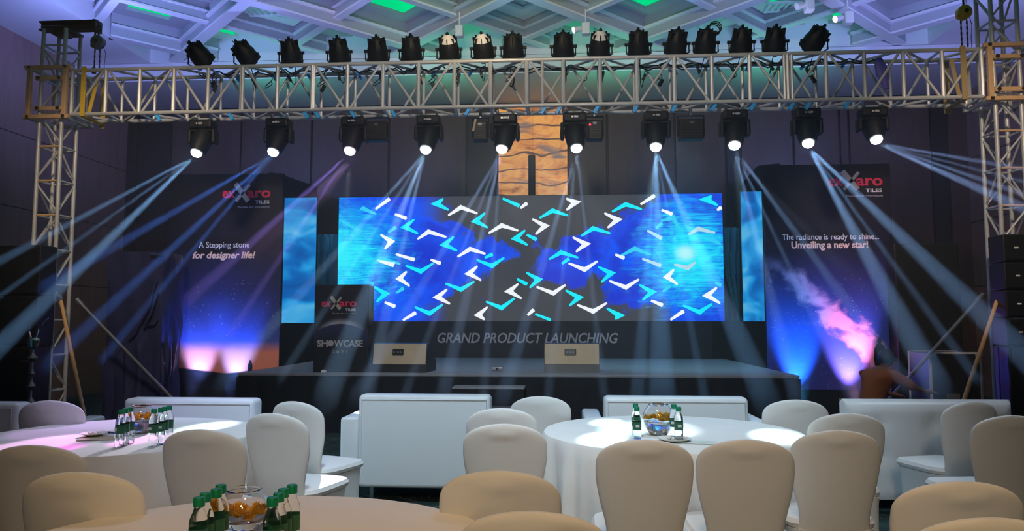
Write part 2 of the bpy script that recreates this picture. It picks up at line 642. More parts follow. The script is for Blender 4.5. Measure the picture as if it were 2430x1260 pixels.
kk = 0
for mrow in range(-1, 6):
    for k in range(-3, 6):
        cx = NX + 2.085 * k + (RD if mrow % 2 else 0)
        cy = NY - RD * mrow - RD
        if not (ZX0 - 0.6 < cx < ZX1 + 0.6 and ZY0 < cy < ZY1 + 0.6):
            continue
        kk += 1
        ro = 0.60 if kk % 3 else 0.50
        m = MB()
        # ledge with square opening, raised rim, cavity walls, lid
        rings = [diam(cx, cy, 1.02, 6.86), diam(cx, cy, 0.92, 6.86), diam(cx, cy, 0.92, 6.72), diam(cx, cy, ro, 6.72),
                 diam(cx, cy, ro, 6.78), diam(cx, cy, ro + 0.1, 6.78), diam(cx, cy, ro + 0.1, 7.10)]
        m.loft(rings, cap=False)
        m.add(diam(cx, cy, ro + 0.1, 7.10), [(0, 1, 2, 3)])
        cof = m.build('coffer', M['ceil_shade'] if kk % 2 else M['ceil'], ceiling)
        g = MB()
        if random.random() < 0.85:
            r = ro + 0.085
            g.loft([diam(cx, cy, r, 6.79), diam(cx, cy, r, 7.09)], cap=False)
            g.build('cove_light', M['cove_green'], cof)
            g2 = MB()
            r3 = ro - 0.04
            pz = random.choice((6.90, 6.98, 7.04))
            g2.loft([diam(cx, cy, r3 + 0.02, pz), diam(cx, cy, r3 + 0.02, pz + 0.05), ], cap=True)
            g2.build('coffer_panel', M['ceil_shade'], cof)
for (px, py) in ((640, 30), (1620, 70), (1880, 20)):
    q = atz(px, py, 6.66)
    g = MB()
    for i in range(8):
        g.box((q.x - 0.4 + i * 0.1, q.y, 6.69), (0.035, 0.35, 0.02))
    g.box((q.x, q.y - 0.18, 6.69), (0.85, 0.03, 0.03))
    g.box((q.x, q.y + 0.18, 6.69), (0.85, 0.03, 0.03))
    g.build('air_grille', M['grille'], ceiling)

# ceiling track spotlights
M['lampglow'] = glow('warm_lamp', (1.0, 0.85, 0.6), 4.0)
trk = ['small pale ceiling spotlight above the left middle of the beam, pointing down', 'small square pale ceiling spotlight near the centre right of the truss',
       'small pale ceiling spotlight near the top edge on the right', 'small lit ceiling spotlight with glowing face at right of the pair']
for i, (px, py, fx) in enumerate(((1090, 74, -0.05), (1390, 68, -0.12), (1920, 12, -0.12), (2012, 42, -0.13))):
    q = atz(px, py, 6.1)
    e = empty('ceiling_spotlight', (q.x, q.y, 6.30), 0, trk[i], 'spotlight', 'ceiling spotlights')
    MB().rbox((0, 0, -0.21), (0.13, 0.15, 0.19), 0.02).build('lamp_body', M['white'], e)
    MB().tube((0, 0, -0.13), (0, 0, 0.12), 0.012).build('stem', M['white'], e)
    MB().tube((fx * 0.6, -0.02, -0.2), (fx * 1.6, -0.05, -0.24), 0.035, 12, 0.055).build('lamp_head', M['white'], e)
    MB().tube((fx * 1.6, -0.05, -0.24), (fx * 1.65, -0.052, -0.243), 0.05, 12).build('lamp_face', M['lampglow'] if i in (1, 3) else M['white'], e)

# ================================================================== THE STAGE
ZS = 0.75
fl = atz(556, 886, ZS)
fr = atz(1893, 890, ZS)
YF = (fl.y + fr.y) / 2
SXL, SXR = fl.x, fr.x


def mat_deck():
    m = newmat('grey_stage_carpet')
    t = NT(m)
    v = t.coords('Object')
    n = t.noise(v, 60, 3)
    t.l.new(t.mix(n, (0.13, 0.14, 0.16), (0.24, 0.25, 0.28)), t.b.inputs['Base Color'])
    t.b.inputs['Roughness'].default_value = 0.85
    t.bump(n, 0.2)
    return m


M['deck'] = mat_deck()
stage = empty('stage', ((SXL + SXR) / 2, YF, 0), 0, 'low wide stage with grey carpet top and black skirt', 'stage')
sw = SXR - SXL
MB().rbox((0, 2.15, ZS - 0.02), (sw, 4.3, 0.04), 0.01, 1).build('deck', M['deck'], stage)


def skirt_wave(x0, y0, x1, y1, zt, n, amp=0.012):
    m = MB()
    L = math.hypot(x1 - x0, y1 - y0)
    nx, ny = -(y1 - y0) / L, (x1 - x0) / L
    top, bot = [], []
    for i in range(n + 1):
        t_ = i / n
        a = amp * math.sin(t_ * L * 22 + 2 * math.sin(t_ * L * 3.1)) 
        x, y = x0 + (x1 - x0) * t_, y0 + (y1 - y0) * t_
        top.append((x + nx * a * 0.4, y + ny * a * 0.4, zt))
        bot.append((x + nx * a * 1.6, y + ny * a * 1.6, 0.005))
    vs = top + bot + [(x + nx * 0.02, y + ny * 0.02, z) for x, y, z in top + bot]
    k = n + 1
    fs = []
    for i in range(n):
        fs += [(i, i + 1, k + i + 1, k + i), (2 * k + i, 3 * k + i, 3 * k + i + 1, 2 * k + i + 1), (i, 2 * k + i, 2 * k + i + 1, i + 1)]
    fs += [(0, k, 3 * k, 2 * k), (n, 2 * k + n, 3 * k + n, k + n)]
    return m.add(vs, fs)


skirt_wave(-sw / 2, -0.02, sw / 2, -0.02, ZS - 0.045, 300).build('skirt', M['black_matt'], stage, smooth=True)
skirt_wave(sw / 2, 0.0, sw / 2, 4.3, ZS - 0.045, 160).build('skirt', M['black_matt'], stage, smooth=True)
skirt_wave(-sw / 2, 4.3, -sw / 2, 0.0, ZS - 0.045, 160).build('skirt', M['black_matt'], stage, smooth=True)
MB().box((0, 2.15, 0.35), (sw - 0.1, 4.2, 0.66)).build('platform', M['black'], stage)

# steps
s0, s1 = at(1073, 890, YF - 0.35), at(1245, 890, YF - 0.35)
st = empty('stage_steps', ((s0.x + s1.x) / 2, YF - 0.06, 0), 0, 'black two-tread step block against the middle of the stage', 'steps')
w = s1.x - s0.x
for k, (z, y) in enumerate(((0.62, -0.16), (0.40, -0.46))):
    MB().rbox((0, y, z - 0.015), (w, 0.30, 0.03), 0.006, 1).build('tread', M['deck'] if k == 0 else M['alu_dark'], st)
    MB().box((0, y, (z - 0.03) / 2), (w - 0.02, 0.28, z - 0.04)).build('riser_box', M['black_matt'], st)

# stage floor socket box and small plug
q = atz(1180, 881, ZS)
e = empty('cable_box', (q.x, q.y + 0.04, ZS), 0, 'small pale metal connector box at the stage edge above the steps', 'junction box')
MB().rbox((0, 0, 0.03), (0.15, 0.09, 0.05), 0.008).build('box_body', M['chrome'], e)
MB().rbox((0.0, -0.048, 0.03), (0.03, 0.01, 0.03), 0.003).build('socket', M['black'], e)
MB().tube((-0.03, 0, 0.055), (-0.03, 0, 0.065), 0.01).build('knob', M['chrome'], e)
q = atz(765, 886, ZS)
e = empty('plug_adapter', (q.x, q.y + 0.05, ZS), 0, 'tiny white plug lying at the foot of the podium', 'plug')
MB().rbox((0, 0, 0.02), (0.07, 0.04, 0.035), 0.01).build('plug_body', M['white'], e)
MB().tube((0.0, 0, 0.035), (0.0, 0, 0.05), 0.008).build('pin', M['chrome'], e)

# ---- LED screen
YS = YF + 4.55
A_ = at(805, 470, YS)
B_ = at(1713, 458, YS)
zb_ = at(1259, 762, YS).z
zt_ = (A_.z + B_.z) / 2
SW = B_.x - A_.x
SH = zt_ - zb_
SCX = (A_.x + B_.x) / 2


def mat_screen():
    m = newmat('led_picture')
    t = NT(m)
    g = t.coords('Generated')
    X, _, Z = t.xyz(g)
    def burst(cx, cz, rx, rz):
        dx = t.math('DIVIDE', t.math('SUBTRACT', X, cx), rx)
        dz = t.math('DIVIDE', t.math('SUBTRACT', Z, cz), rz)
        return t.math('SQRT', t.math('ADD', t.math('MULTIPLY', dx, dx), t.math('MULTIPLY', dz, dz)))
    blob = t.noise(t.coords('Generated', (3.1, 1, 1)), 3.2, 4, 0.6, 0.6)
    # dark zones: above and below a blue band that widens towards both sides
    az = t.math('ABSOLUTE', t.math('SUBTRACT', Z, 0.50))
    ax = t.math('ABSOLUTE', t.math('SUBTRACT', X, 0.52))
    lim = t.math('ADD', t.math('MULTIPLY', t.math('POWER', ax, 1.5), 2.2), 0.07)
    dark = t.math('ADD', t.math('SUBTRACT', az, lim), t.math('MULTIPLY', t.math('SUBTRACT', blob, 0.5), 0.9))
    dk = t.smooth(dark, -0.03, 0.05)
    side = t.smooth(X, 0.30, 0.20)
    side = t.math('MAXIMUM', side, t.math('MULTIPLY', t.smooth(X, 0.82, 0.90), t.smooth(Z, 0.95, 0.75)))
    dk = t.math('MULTIPLY', dk, t.math('SUBTRACT', 1.0, t.math('MULTIPLY', side, 0.97)))
    blue = t.mix(t.smooth(blob, 0.35, 0.65), (0.005, 0.03, 0.62), (0.0, 0.09, 0.95))
    col = t.mix(dk, blue, (0.045, 0.050, 0.062))
    # cyan bursts with streaks
    st = t.noise(t.coords('Generated', (6, 1, 46)), 1.6, 5, 0.7, 1.2)
    st2 = t.noise(t.coords('Generated', (9, 1, 6)), 1.5, 4, 0.6, 2.0)
    for cx, cz, rx, rz in ((-0.01, 0.52, 0.20, 0.52), (0.915, 0.50, 0.14, 0.50)):
        d = burst(cx, cz, rx, rz)
        d = t.math('ADD', d, t.math('MULTIPLY', t.math('SUBTRACT', st, 0.5), 1.5))
        d = t.math('ADD', d, t.math('MULTIPLY', t.math('SUBTRACT', st2, 0.5), 1.2))
        col = t.mix(t.smooth(d, 1.15, 0.35), col, (0.0, 0.42, 0.95))
        col = t.mix(t.smooth(d, 0.75, 0.05), col, (0.02, 0.85, 1.0))
    e = burst(0.905, 0.53, 0.022, 0.055)
    col = t.mix(t.smooth(e, 1.6, 0.2), col, (0.45, 0.95, 1.0))
    t.b.inputs['Base Color'].default_value = (0.01, 0.01, 0.01, 1)
    t.b.inputs['Roughness'].default_value = 0.4
    t.l.new(col, t.b.inputs['Emission Color'])
    t.b.inputs['Emission Strength'].default_value = 1.05
    return m


M['led'] = mat_screen()
M['led_white'] = glow('led_white', (0.92, 0.96, 1.0), 1.0)
M['led_cyan'] = glow('led_cyan', (0.0, 0.85, 1.0), 1.0)
M['led_grey'] = glow('led_pale', (0.45, 0.72, 0.85), 1.0)
M['led_teal'] = glow('led_teal', (0.03, 0.62, 0.92), 1.0)
scr = empty('led_screen', (SCX, YS, 0), 0, 'huge wide video wall with white and cyan chevrons on blue', 'screen')
MB().rbox((0, 0.06, (zt_ + zb_) / 2), (SW + 0.02, 0.10, SH + 0.02), 0.006, 1).build('cabinet', M['black'], scr)
pic = MB().box((0, 0.0, (zt_ + zb_) / 2), (SW, 0.012, SH)).build('picture', M['led'], scr)
MB().box((0, -0.02, zb_ - 0.012), (SW + 0.04, 0.05, 0.018)).build('bottom_rail', M['chrome'], scr)
for sx in (-0.42, -0.14, 0.14, 0.42):
    MB().box((sx * SW, 0.18, (zt_ - 0.2) / 2), (0.08, 0.08, zt_ - 0.2)).build('support', M['black'], scr)

CHEV = [  # kind, colour, list of picture points (end, apex, end) or (end, end)
    ('w', (891, 494), (924, 470)), ('w', (937, 506), (964, 516)), ('t', (855, 492), (862, 487), (893, 504)), ('t', (921, 550), (939, 537)),
    ('c', (1050, 468), (1021, 482), (1063, 498)), ('w', (1063, 507), (1093, 484), (1133, 502)), ('c', (981, 517), (949, 538), (990, 554)),
    ('w', (905, 553), (938, 570), (915, 590)), ('w', (990, 563), (1016, 542), (1059, 558)), ('c', (1075, 558), (1042, 580), (1083, 595)),
    ('c', (1149, 502), (1117, 524), (1156, 540)), ('w', (1159, 549), (1190, 527), (1230, 543)), ('w', (1085, 605), (1115, 583), (1152, 598)),
    ('c', (1150, 610), (1168, 601)), ('c', (1244, 543), (1212, 565), (1250, 581)), ('c', (1193, 469), (1232, 486)), ('w', (1235, 492), (1250, 480)),
    ('c', (1250, 555), (1273, 566)), ('w', (1265, 516), (1305, 533), (1273, 555)), ('c', (1280, 513), (1311, 492), (1348, 507)),
    ('w', (1345, 467), (1380, 476), (1346, 498)), ('c', (1452, 498), (1484, 477), (1523, 492)), ('w', (1520, 483), (1553, 462)),
    ('w', (1436, 502), (1478, 518), (1444, 540)), ('c', (1378, 556), (1407, 534), (1448, 549)), ('w', (1361, 559), (1403, 576), (1369, 597)),
    ('c', (1302, 611), (1331, 591), (1372, 607)), ('c', (1687, 461), (1658, 471), (1701, 487)), ('w', (1702, 497), (1711, 490)),
    ('w', (1570, 496), (1595, 506)), ('g', (1633, 552), (1656, 535), (1697, 548)), ('g', (1536, 545), (1570, 563)), ('w', (1460, 602), (1481, 610)),
    ('t', (1568, 520), (1600, 508), (1618, 545)), ('t', (1470, 604), (1506, 582), (1545, 600)), ('t', (1690, 560), (1682, 570), (1709, 580)), ('t', (1556, 540), (1571, 528)),
    ('w', (939, 601), (983, 614)), ('w', (895, 618), (933, 632), (938, 622)), ('c', (963, 631), (999, 648), (1029, 625)), ('w', (1022, 614), (1045, 623)),
    ('w', (963, 641), (938, 660), (970, 678)), ('t', (940, 693), (957, 682)), ('c', (890, 677), (926, 694), (896, 715)), ('w', (913, 715), (937, 725)),
    ('w', (1059, 683), (1026, 704), (1066, 721)), ('c', (1057, 673), (1094, 691), (1126, 668)), ('w', (1131, 628), (1101, 648), (1140, 665)),
    ('c', (1131, 617), (1168, 635), (1197, 612)), ('c', (984, 729), (1020, 748), (1051, 723)), ('w', (956, 758), (986, 740)),
    ('c', (1153, 716), (1191, 735), (1222, 708)), ('w', (1155, 725), (1124, 746), (1148, 758)), ('w', (1228, 670), (1196, 690), (1236, 708)),
    ('c', (1251, 643), (1289, 660), (1259, 682)), ('c', (1227, 660), (1250, 672)), ('w', (1252, 746), (1266, 733)), ('c', (1270, 743), (1306, 758)),
    ('w', (1273, 681), (1314, 700), (1343, 676)), ('c', (1344, 685), (1386, 703), (1353, 725)), ('w', (1349, 625), (1388, 644), (1419, 620)),
    ('c', (1333, 624), (1350, 612)), ('c', (1421, 629), (1462, 645), (1429, 669)), ('w', (1446, 667), (1486, 686), (1517, 663)),
    ('c', (1519, 672), (1560, 690), (1527, 711)), ('w', (1545, 711), (1572, 722)), ('w', (1370, 724), (1408, 743), (1441, 719)),
    ('c', (1442, 728), (1484, 746), (1462, 757)), ('w', (1597, 636), (1573, 656), (1606, 674)), ('t', (1573, 690), (1590, 676)),
    ('w', (1699, 679), (1666, 700), (1707, 719)), ('c', (1620, 725), (1661, 745), (1691, 721)), ('w', (1591, 757), (1622, 736)),
    ('t', (1697, 668), (1711, 674)), ('g', (1524, 612), (1568, 628)), ('t', (1625, 650), (1640, 636)), ('g', (1600, 628), (1634, 640), (1652, 622)),
    ('t', (812, 520), (862, 545), (835, 570)), ('t', (880, 620), (905, 606), (950, 622)), ('t', (870, 680), (885, 670)),
]


def screen_pt(p):
    w_ = at(p[0], p[1] + 2, YS - 0.01)
    return Vector((w_.x - SCX, w_.z))


def chevron(pts, th):
    """outline with a sharp outer corner and tapered rounded arms, in the screen plane"""
    pts = [screen_pt(p) for p in pts]
    lim = lambda v: (max(-SW / 2, min(SW / 2, v.x)), max(zb_, min(zt_, v.y)))
    if len(pts) == 2:
        a, b = pts
        d = (b - a).normalized()
        n = Vector((-d.y, d.x))
        poly = [a + n * th * 0.30, a - n * th * 0.30, b - n * th * 0.55, b + d * th * 0.2, b + n * th * 0.5]
        return [lim(v) for v in poly]
    a, k, b = pts
    da, db = (a - k).normalized(), (b - k).normalized()
    bis = (da + db).normalized()
    na = Vector((-da.y, da.x))
    na = na if na.dot(bis) > 0 else -na
    nb = Vector((-db.y, db.x))
    nb = nb if nb.dot(bis) > 0 else -nb
    s = max(0.25, math.sqrt(max(0.0, (1 - da.dot(db)) / 2)))
    inner = k + bis * (th * 1.15 / s)
    e = th * 0.55
    poly = [k, a - na * 0.0, a + da * e * 0.35 + na * e * 0.5, a + na * e, inner, b + nb * e, b + db * e * 0.35 + nb * e * 0.5, b]
    return [lim(v) for v in poly]


cm = {'w': M['led_white'], 'c': M['led_cyan'], 'g': M['led_grey'], 't': M['led_teal']}
for ch in CHEV:
    poly = chevron(ch[1:], 0.070)
    MB().prism(poly, -0.012, -0.007).build('chevron', cm[ch[0]], pic)

# ---- black fascia with the title
a_ = at(868, 770, YS - 0.15)
b_ = at(1690, 770, YS - 0.15)
fa = empty('title_fascia', ((a_.x + b_.x) / 2, YS - 0.1, 0), 0, 'black fascia under the video wall lettered GRAND PRODUCT LAUNCHING', 'sign')
fz = zb_ - 0.002
MB().rbox((0, 0, fz / 2), (b_.x - a_.x, 0.08, fz), 0.008, 1).build('board', plain('fascia_print', (0.010, 0.013, 0.028), 0.45), fa)
p0, p1 = at(1038, 813, YS - 0.15), at(1467, 813, YS - 0.15)
M['title'] = plain('title_letters', (0.62, 0.63, 0.72), 0.5, 0, 0.03)
text_mesh('lettering', 'GRAND PRODUCT LAUNCHING', 0.26, M['title'], fa, (p0.x - (a_.x + b_.x) / 2, -0.054, p0.z), p1.x - p0.x, 0.22, 0.004)
MB().box((-(b_.x - a_.x) / 2 - 0.4, 0.05, fz / 2), (0.8, 0.06, fz)).build('side_board', M['black_matt'], fa)
MB().box(((b_.x - a_.x) / 2 + 0.45, 0.05, fz / 2), (0.9, 0.06, fz)).build('side_board', M['black_matt'], fa)


# ---- side LED strips
def mat_wave(name, seed):
    m = newmat(name)
    t = NT(m)
    v = t.coords('Generated', (1.0, 1, 3.2))
    n = t.node('ShaderNodeTexNoise')
    n.noise_dimensions = '4D'
    mp = t.node('ShaderNodeMapping')
    mp.inputs[2].default_value = (0, R(18), 0)
    mp.inputs[3].default_value = (0.7, 1, 1.4)
    t.l.new(v, mp.inputs[0])
    t.l.new(mp.outputs[0], n.inputs['Vector'])
    n.inputs['W'].default_value = seed
    n.inputs['Scale'].default_value = 1.0
    n.inputs['Detail'].default_value = 2.5
    n.inputs['Roughness'].default_value = 0.45
    n.inputs['Distortion'].default_value = 1.3
    c = t.ramp(n.outputs[0], [(0.25, (0.0, 0.06, 0.30)), (0.42, (0.0, 0.15, 0.55)), (0.55, (0.01, 0.34, 0.80)), (0.72, (0.12, 0.55, 0.90))])
    t.b.inputs['Base Color'].default_value = (0.01, 0.01, 0.01, 1)
    t.l.new(c, t.b.inputs['Emission Color'])
    t.b.inputs['Emission Strength'].default_value = 0.9
    return m


for i, (pa, pb, yt, yb, lab) in enumerate(((667, 752, 470, 766, 'tall narrow blue video strip left of the video wall'),
                                           (1757, 1815, 455, 762, 'tall narrow blue video strip right of the video wall'))):
    a_, b_ = at(pa, yt, YS - 0.2), at(pb, yt, YS - 0.2)
    zl = at((pa + pb) / 2, yb, YS - 0.2).z
    e = empty('led_strip', ((a_.x + b_.x) / 2, YS - 0.2, 0), 0, lab, 'screen', 'side video strips')
    MB().rbox((0, 0.05, (a_.z + zl) / 2), (b_.x - a_.x + 0.01, 0.08, a_.z - zl + 0.01), 0.005, 1).build('cabinet', M['black'], e)
    MB().box((0, 0, (a_.z + zl) / 2), (b_.x - a_.x, 0.012, a_.z - zl)).build('picture', mat_wave('wave_picture', 3.7 + i * 5), e)
    MB().rbox((0, 0.04, zl / 2), (b_.x - a_.x, 0.07, zl - 0.01), 0.005, 1).build('plinth', M['black_matt'], e)

# crumpled blue cloths hanging between strips and screen
M['blue_cloth'] = plain('blue_sheet', (0.05, 0.42, 0.72), 0.35, 0, 0.25, 3, 0.3)


def drape(name, pts, Y, label):
    """hanging cloth inside a picture outline of the plane Y: rows from top to bottom (y, xl, xr)"""
    m = MB()
    n = 22
    base = at(pts[0][1], pts[-1][0], Y)
    rings = []
    for (py, xl, xr) in pts:
        f, bk = [], []
        for i in range(n):
            t_ = i / (n - 1)
            q = at(xl + (xr - xl) * t_, py, Y)
            d = 0.035 * math.sin(t_ * 17 + py * 0.02) + 0.02 * math.sin(t_ * 31 + 1.3 + py * 0.05)
            f.append((q.x, Y + d, q.z))
            bk.append((q.x, Y + d + 0.012, q.z))
        rings.append(f + bk[::-1])
    m.loft(rings)
    o = m.build(name, M['blue_cloth'], None, smooth=True)
    return tag(o, label, 'cloth')


drape('blue_drape', [(556, 753, 803), (562, 752, 803), (600, 752, 803), (640, 752, 803), (676, 752, 803), (760, 752, 803), (853, 752, 803), (936, 752, 803)], YS + 0.25, 'creased blue sheet hanging in the gap left of the video wall')
drape('blue_drape', [(540, 1716, 1752), (546, 1714, 1757), (600, 1714, 1757), (650, 1722, 1757), (700, 1735, 1757), (740, 1748, 1757), (820, 1750, 1757), (941, 1750, 1757)], YS + 0.25, 'creased blue sheet hanging in the gap right of the video wall')

# black backing flats behind the strips
for (pts, lab) in (([(640, 409), (664, 413), (752, 443), (752, 870), (640, 870)], 'black scenery flat with sloping top left of the video wall'),
                   ([(1755, 440), (1797, 394), (1850, 388), (1850, 870), (1755, 870)], 'black scenery flat with sloping top right of the video wall')):
    Yf = YS + 0.10
    poly = [(at(x, y, Yf).x, (0.004 if y == 870 else at(x, y, Yf).z)) for x, y in pts]
    tag(MB().prism(poly, Yf - 0.03, Yf + 0.03).build('scenery_flat', M['black_matt']), lab, 'panel')


# ---- printed banner panels
def mat_banner(kind):
    m = newmat('night_sky_print_' + kind)
    t = NT(m)
    g = t.coords('Generated')
    X, _, Z = t.xyz(g)
    asp = t.coords('Generated', (1.0, 1, 2.05))
    vor = t.node('ShaderNodeTexVoronoi')
    t.l.new(asp, vor.inputs['Vector'])
    vor.inputs['Scale'].default_value = 42
    star = t.smooth(vor.outputs[0], 0.16, 0.05)
    cl = t.noise(asp, 4.0, 2)
    star = t.math('MULTIPLY', star, t.smooth(cl, 0.36, 0.58))
    if kind == 'dusk':
        sky = t.ramp(Z, [(0.0, (0.004, 0.005, 0.012)), (0.20, (0.05, 0.10, 0.50)), (0.45, (0.016, 0.022, 0.10)), (0.65, (0.006, 0.007, 0.025))])
        n = t.noise(t.coords('Generated', (1.5, 1, 14)), 2.0, 3)
        hz = t.math('ADD', Z, t.math('MULTIPLY', t.math('SUBTRACT', n, 0.5), 0.02))
        glowm = t.math('MULTIPLY', t.smooth(hz, 0.23, 0.16), 1.0)
        sky = t.mix(glowm, sky, (0.75, 0.26, 0.20))
        dip = t.math('ADD', 0.075, t.math('MULTIPLY', t.math('ABSOLUTE', t.math('SUBTRACT', X, 0.55)), 0.06))
        col = t.mix(t.smooth(t.math('SUBTRACT', Z, dip), 0.004, -0.004), sky, (0.004, 0.005, 0.01))
        star = t.math('MULTIPLY', star, t.smooth(Z, 0.20, 0.26))
        star = t.math('MULTIPLY', star, t.smooth(Z, 0.62, 0.45))
        col = t.mix(star, col, (0.5, 0.6, 0.9))
    else:
        sky = t.ramp(Z, [(0.0, (0.05, 0.05, 0.30)), (0.25, (0.03, 0.07, 0.45)), (0.5, (0.015, 0.02, 0.12)), (0.62, (0.008, 0.01, 0.035)), (0.8, (0.006, 0.006, 0.018))])
        # milky way from upper left to lower right
        band = t.math('ADD', Z, t.math('MULTIPLY', X, 0.53))
        band = t.math('ABSOLUTE', t.math('SUBTRACT', band, 0.60))
        n = t.noise(asp, 4.5, 6, 0.62, 0.5)
        b = t.math('SUBTRACT', n, t.math('MULTIPLY', band, 2.6))
        bm_ = t.math('MULTIPLY', t.smooth(b, 0.24, 0.50), t.smooth(Z, 0.60, 0.50))
        pink = t.mix(t.smooth(X, 0.25, 0.75), (0.30, 0.28, 0.60), (0.85, 0.32, 0.62))
        col = t.mix(bm_, sky, pink)
        star = t.math('MULTIPLY', star, t.smooth(Z, 0.60, 0.42))
        col = t.mix(star, col, (0.45, 0.6, 1.0))
    t.l.new(col, t.b.inputs['Base Color'])
    t.b.inputs['Roughness'].default_value = 0.42
    return m


def logo(par, x, z, w, tag_w=True):
    """red word with large grey crossed strokes, small white line beneath; w is the whole width"""
    k = w / 0.60
    text_mesh('logo_lettering', 'ex', 0.17 * k, M['red'], par, (x, -0.004, z), 0.155 * k, 0, 0.004 * k)
    text_mesh('logo_lettering', 'aro', 0.17 * k, M['red'], par, (x + 0.30 * k, -0.004, z), 0.285 * k, 0, 0.004 * k)
    m = MB()
    t_ = 0.030 * k
    for (xa, za, xb, zb2, q) in ((0.155, 0.165, 0.315, -0.045, 1.3), (0.165, -0.045, 0.330, 0.150, 0.8)):
        a, b = Vector((x + xa * k, z + za * k)), Vector((x + xb * k, z + zb2 * k))
        d = (b - a).normalized()
        n = Vector((-d.y, d.x)) * t_ * q * 0.7
        m.prism([tuple(a + n), tuple(a - n), tuple(b - n), tuple(b + n)], -0.007, -0.001)
    m.build('logo_cross', M['x_letters'], par)
    text_mesh('logo_lettering', 'TILES', 0.055 * k, M['white_letters'], par, (x + 0.40 * k, -0.004, z - 0.075 * k), 0.175 * k, 0, 0.001)
    text_mesh('logo_lettering', 'Passion for innovation', 0.03 * k, M['grey_letters'], par, (x + 0.19 * k, -0.003, z - 0.125 * k), 0.39 * k)


YBN = YF + 1.5
BAN = []
for (pa, pb, yt, label, kind) in ((397, 667, 413, 'tall dark night-sky banner lettered A Stepping stone for designer life!', 'dusk'),
                                  (1815, 2120, 390, 'tall starry blue banner lettered The radiance is ready to shine', 'galaxy')):
    a_, b_ = at(pa, 600, YBN), at(pb, 600, YBN)
    zt2 = at((pa + pb) / 2, yt, YBN).z
    e = empty('printed_banner', (a_.x, YBN, 0), 0, label, 'banner')
    bw = b_.x - a_.x
    zl = at((pa + pb) / 2, 925, YBN).z
    MB().rbox((bw / 2, 0.055, zt2 / 2), (bw, 0.08, zt2), 0.006, 1).build('panel', M['black_matt'], e)
    pr = MB().box((bw / 2, 0.008, (zt2 + zl) / 2), (bw, 0.012, zt2 - zl)).build('print', mat_banner(kind), e)
    BAN.append((pr, a_.x, bw, zt2, zl))


def on_banner(i, px, py):
    q = at(px, py, YBN)
    return q.x - BAN[i][1], q.z


for i, (lx, ly, lx2) in enumerate(((528, 469, 645), (1966, 441, 2098))):
    x, z = on_banner(i, lx, ly)
    x2, _ = on_banner(i, lx2, ly)
    logo(BAN[i][0], x, z, x2 - x)
for i, body, pa, pb, py, mt, sz, sh, bo in (
        (0, 'A Stepping stone', 472, 592, 588, 'white_letters', 0.13, 0, 0.0), (0, 'for designer life!', 457, 606, 613, 'sand_letters', 0.14, 0.22, 0.004),
        (1, 'The radiance is ready to shine...', 1856, 2086, 569, 'white_letters', 0.12, 0, 0.0), (1, 'Unveiling a new star!', 1878, 2060, 589, 'sand_letters', 0.14, 0, 0.004)):
    x, z = on_banner(i, pa, py)
    x2, _ = on_banner(i, pb, py)
    text_mesh('lettering', body, sz, M[mt], BAN[i][0], (x, -0.003, z), x2 - x, sh, bo)


def silhouette(i, px, py, h):
    x, z = on_banner(i, px, py)
    m = MB()
    P = [(-0.16, 0), (-0.20, 0.30), (-0.17, 0.62), (-0.10, 0.76), (-0.05, 0.80), (-0.07, 0.88), (-0.04, 0.96), (0.0, 1.0), (0.05, 0.96), (0.07, 0.88),
         (0.05, 0.80), (0.11, 0.76), (0.19, 0.62), (0.21, 0.30), (0.17, 0)]
    m.prism([(x + a * h, z + b * h) for a, b in P], -0.004, 0.003)
    m.build('printed_figure', M['black_matt'], BAN[i][0])


silhouette(0, 593, 881, 0.17)
silhouette(1, 2089, 872, 0.42)

# banner uplighters on the floor
up = [(455, 922, (0.25, 0.35, 1.0), 'small floor uplighter at the left under the dusk banner', 0), (545, 926, (0.15, 0.30, 1.0), 'small floor uplighter at the right under the dusk banner', 0),
      (1905, 928, (0.05, 0.45, 1.0), 'small floor uplighter at the left under the starry banner', 1), (2030, 928, (0.95, 0.55, 1.0), 'small floor uplighter at the right under the starry banner', 1)]
for px, py, c, lab, i in up:
    q = at(px, py, YBN - 0.22)
    e = empty('floor_uplighter', (q.x, YBN - 0.24, 0.0), 0, lab, 'uplighter', 'uplighters under the banners')
    zz = 0.20
    cn = MB().tube((0, 0, 0.02), (0, 0, zz), 0.07, 14).build('can', M['housing'], e)
    MB().rbox((0, 0, 0.015), (0.2, 0.14, 0.03), 0.006).build('base', M['housing'], e)
    MB().tube((0, 0, zz), (0, 0, zz + 0.006), 0.06, 14).build('lens', glow('uplighter_lens', c, 6), cn)
    spot('uplight', (q.x, YBN - 0.24, zz + 0.03), (q.x, YBN + 0.01, zz + 1.0), 420 if i == 0 else 560, c, 50, 0.9, 0.05)

# ---- podium
YP = YF + 0.25
a_, b_ = at(742, 880, YP), at(872, 880, YP)
zt2 = at(805, 677, YP).z
pw = b_.x - a_.x
pod = empty('podium', (a_.x, YP, ZS), 0, 'dark printed podium with red logo and SHOWCASE lettering at stage left edge', 'podium')


def mat_podium():
    m = newmat('podium_print')
    t = NT(m)
    X, _, Z = t.xyz(t.coords('Generated'))
    dx = t.math('SUBTRACT', X, 0.5)
    arc = t.math('SUBTRACT', Z, t.math('SUBTRACT', 0.555, t.math('MULTIPLY', t.math('MULTIPLY', dx, dx), 0.42)))
    outer = t.smooth(arc, 0.075, 0.0)
    w_ = t.math('MULTIPLY', outer, t.smooth(arc, -0.004, 0.004))
    w_ = t.math('MULTIPLY', w_, t.smooth(t.math('ABSOLUTE', dx), 0.5, 0.1))
    base = t.mix(t.smooth(arc, 0.0, -0.22), (0.03, 0.035, 0.10), (0.008, 0.009, 0.012))
    base = t.mix(t.smooth(arc, 0.0, 0.05), base, (0.018, 0.020, 0.032))
    t.l.new(t.mix(w_, base, (0.42, 0.42, 0.50)), t.b.inputs['Base Color'])
    t.b.inputs['Roughness'].default_value = 0.4
    return m


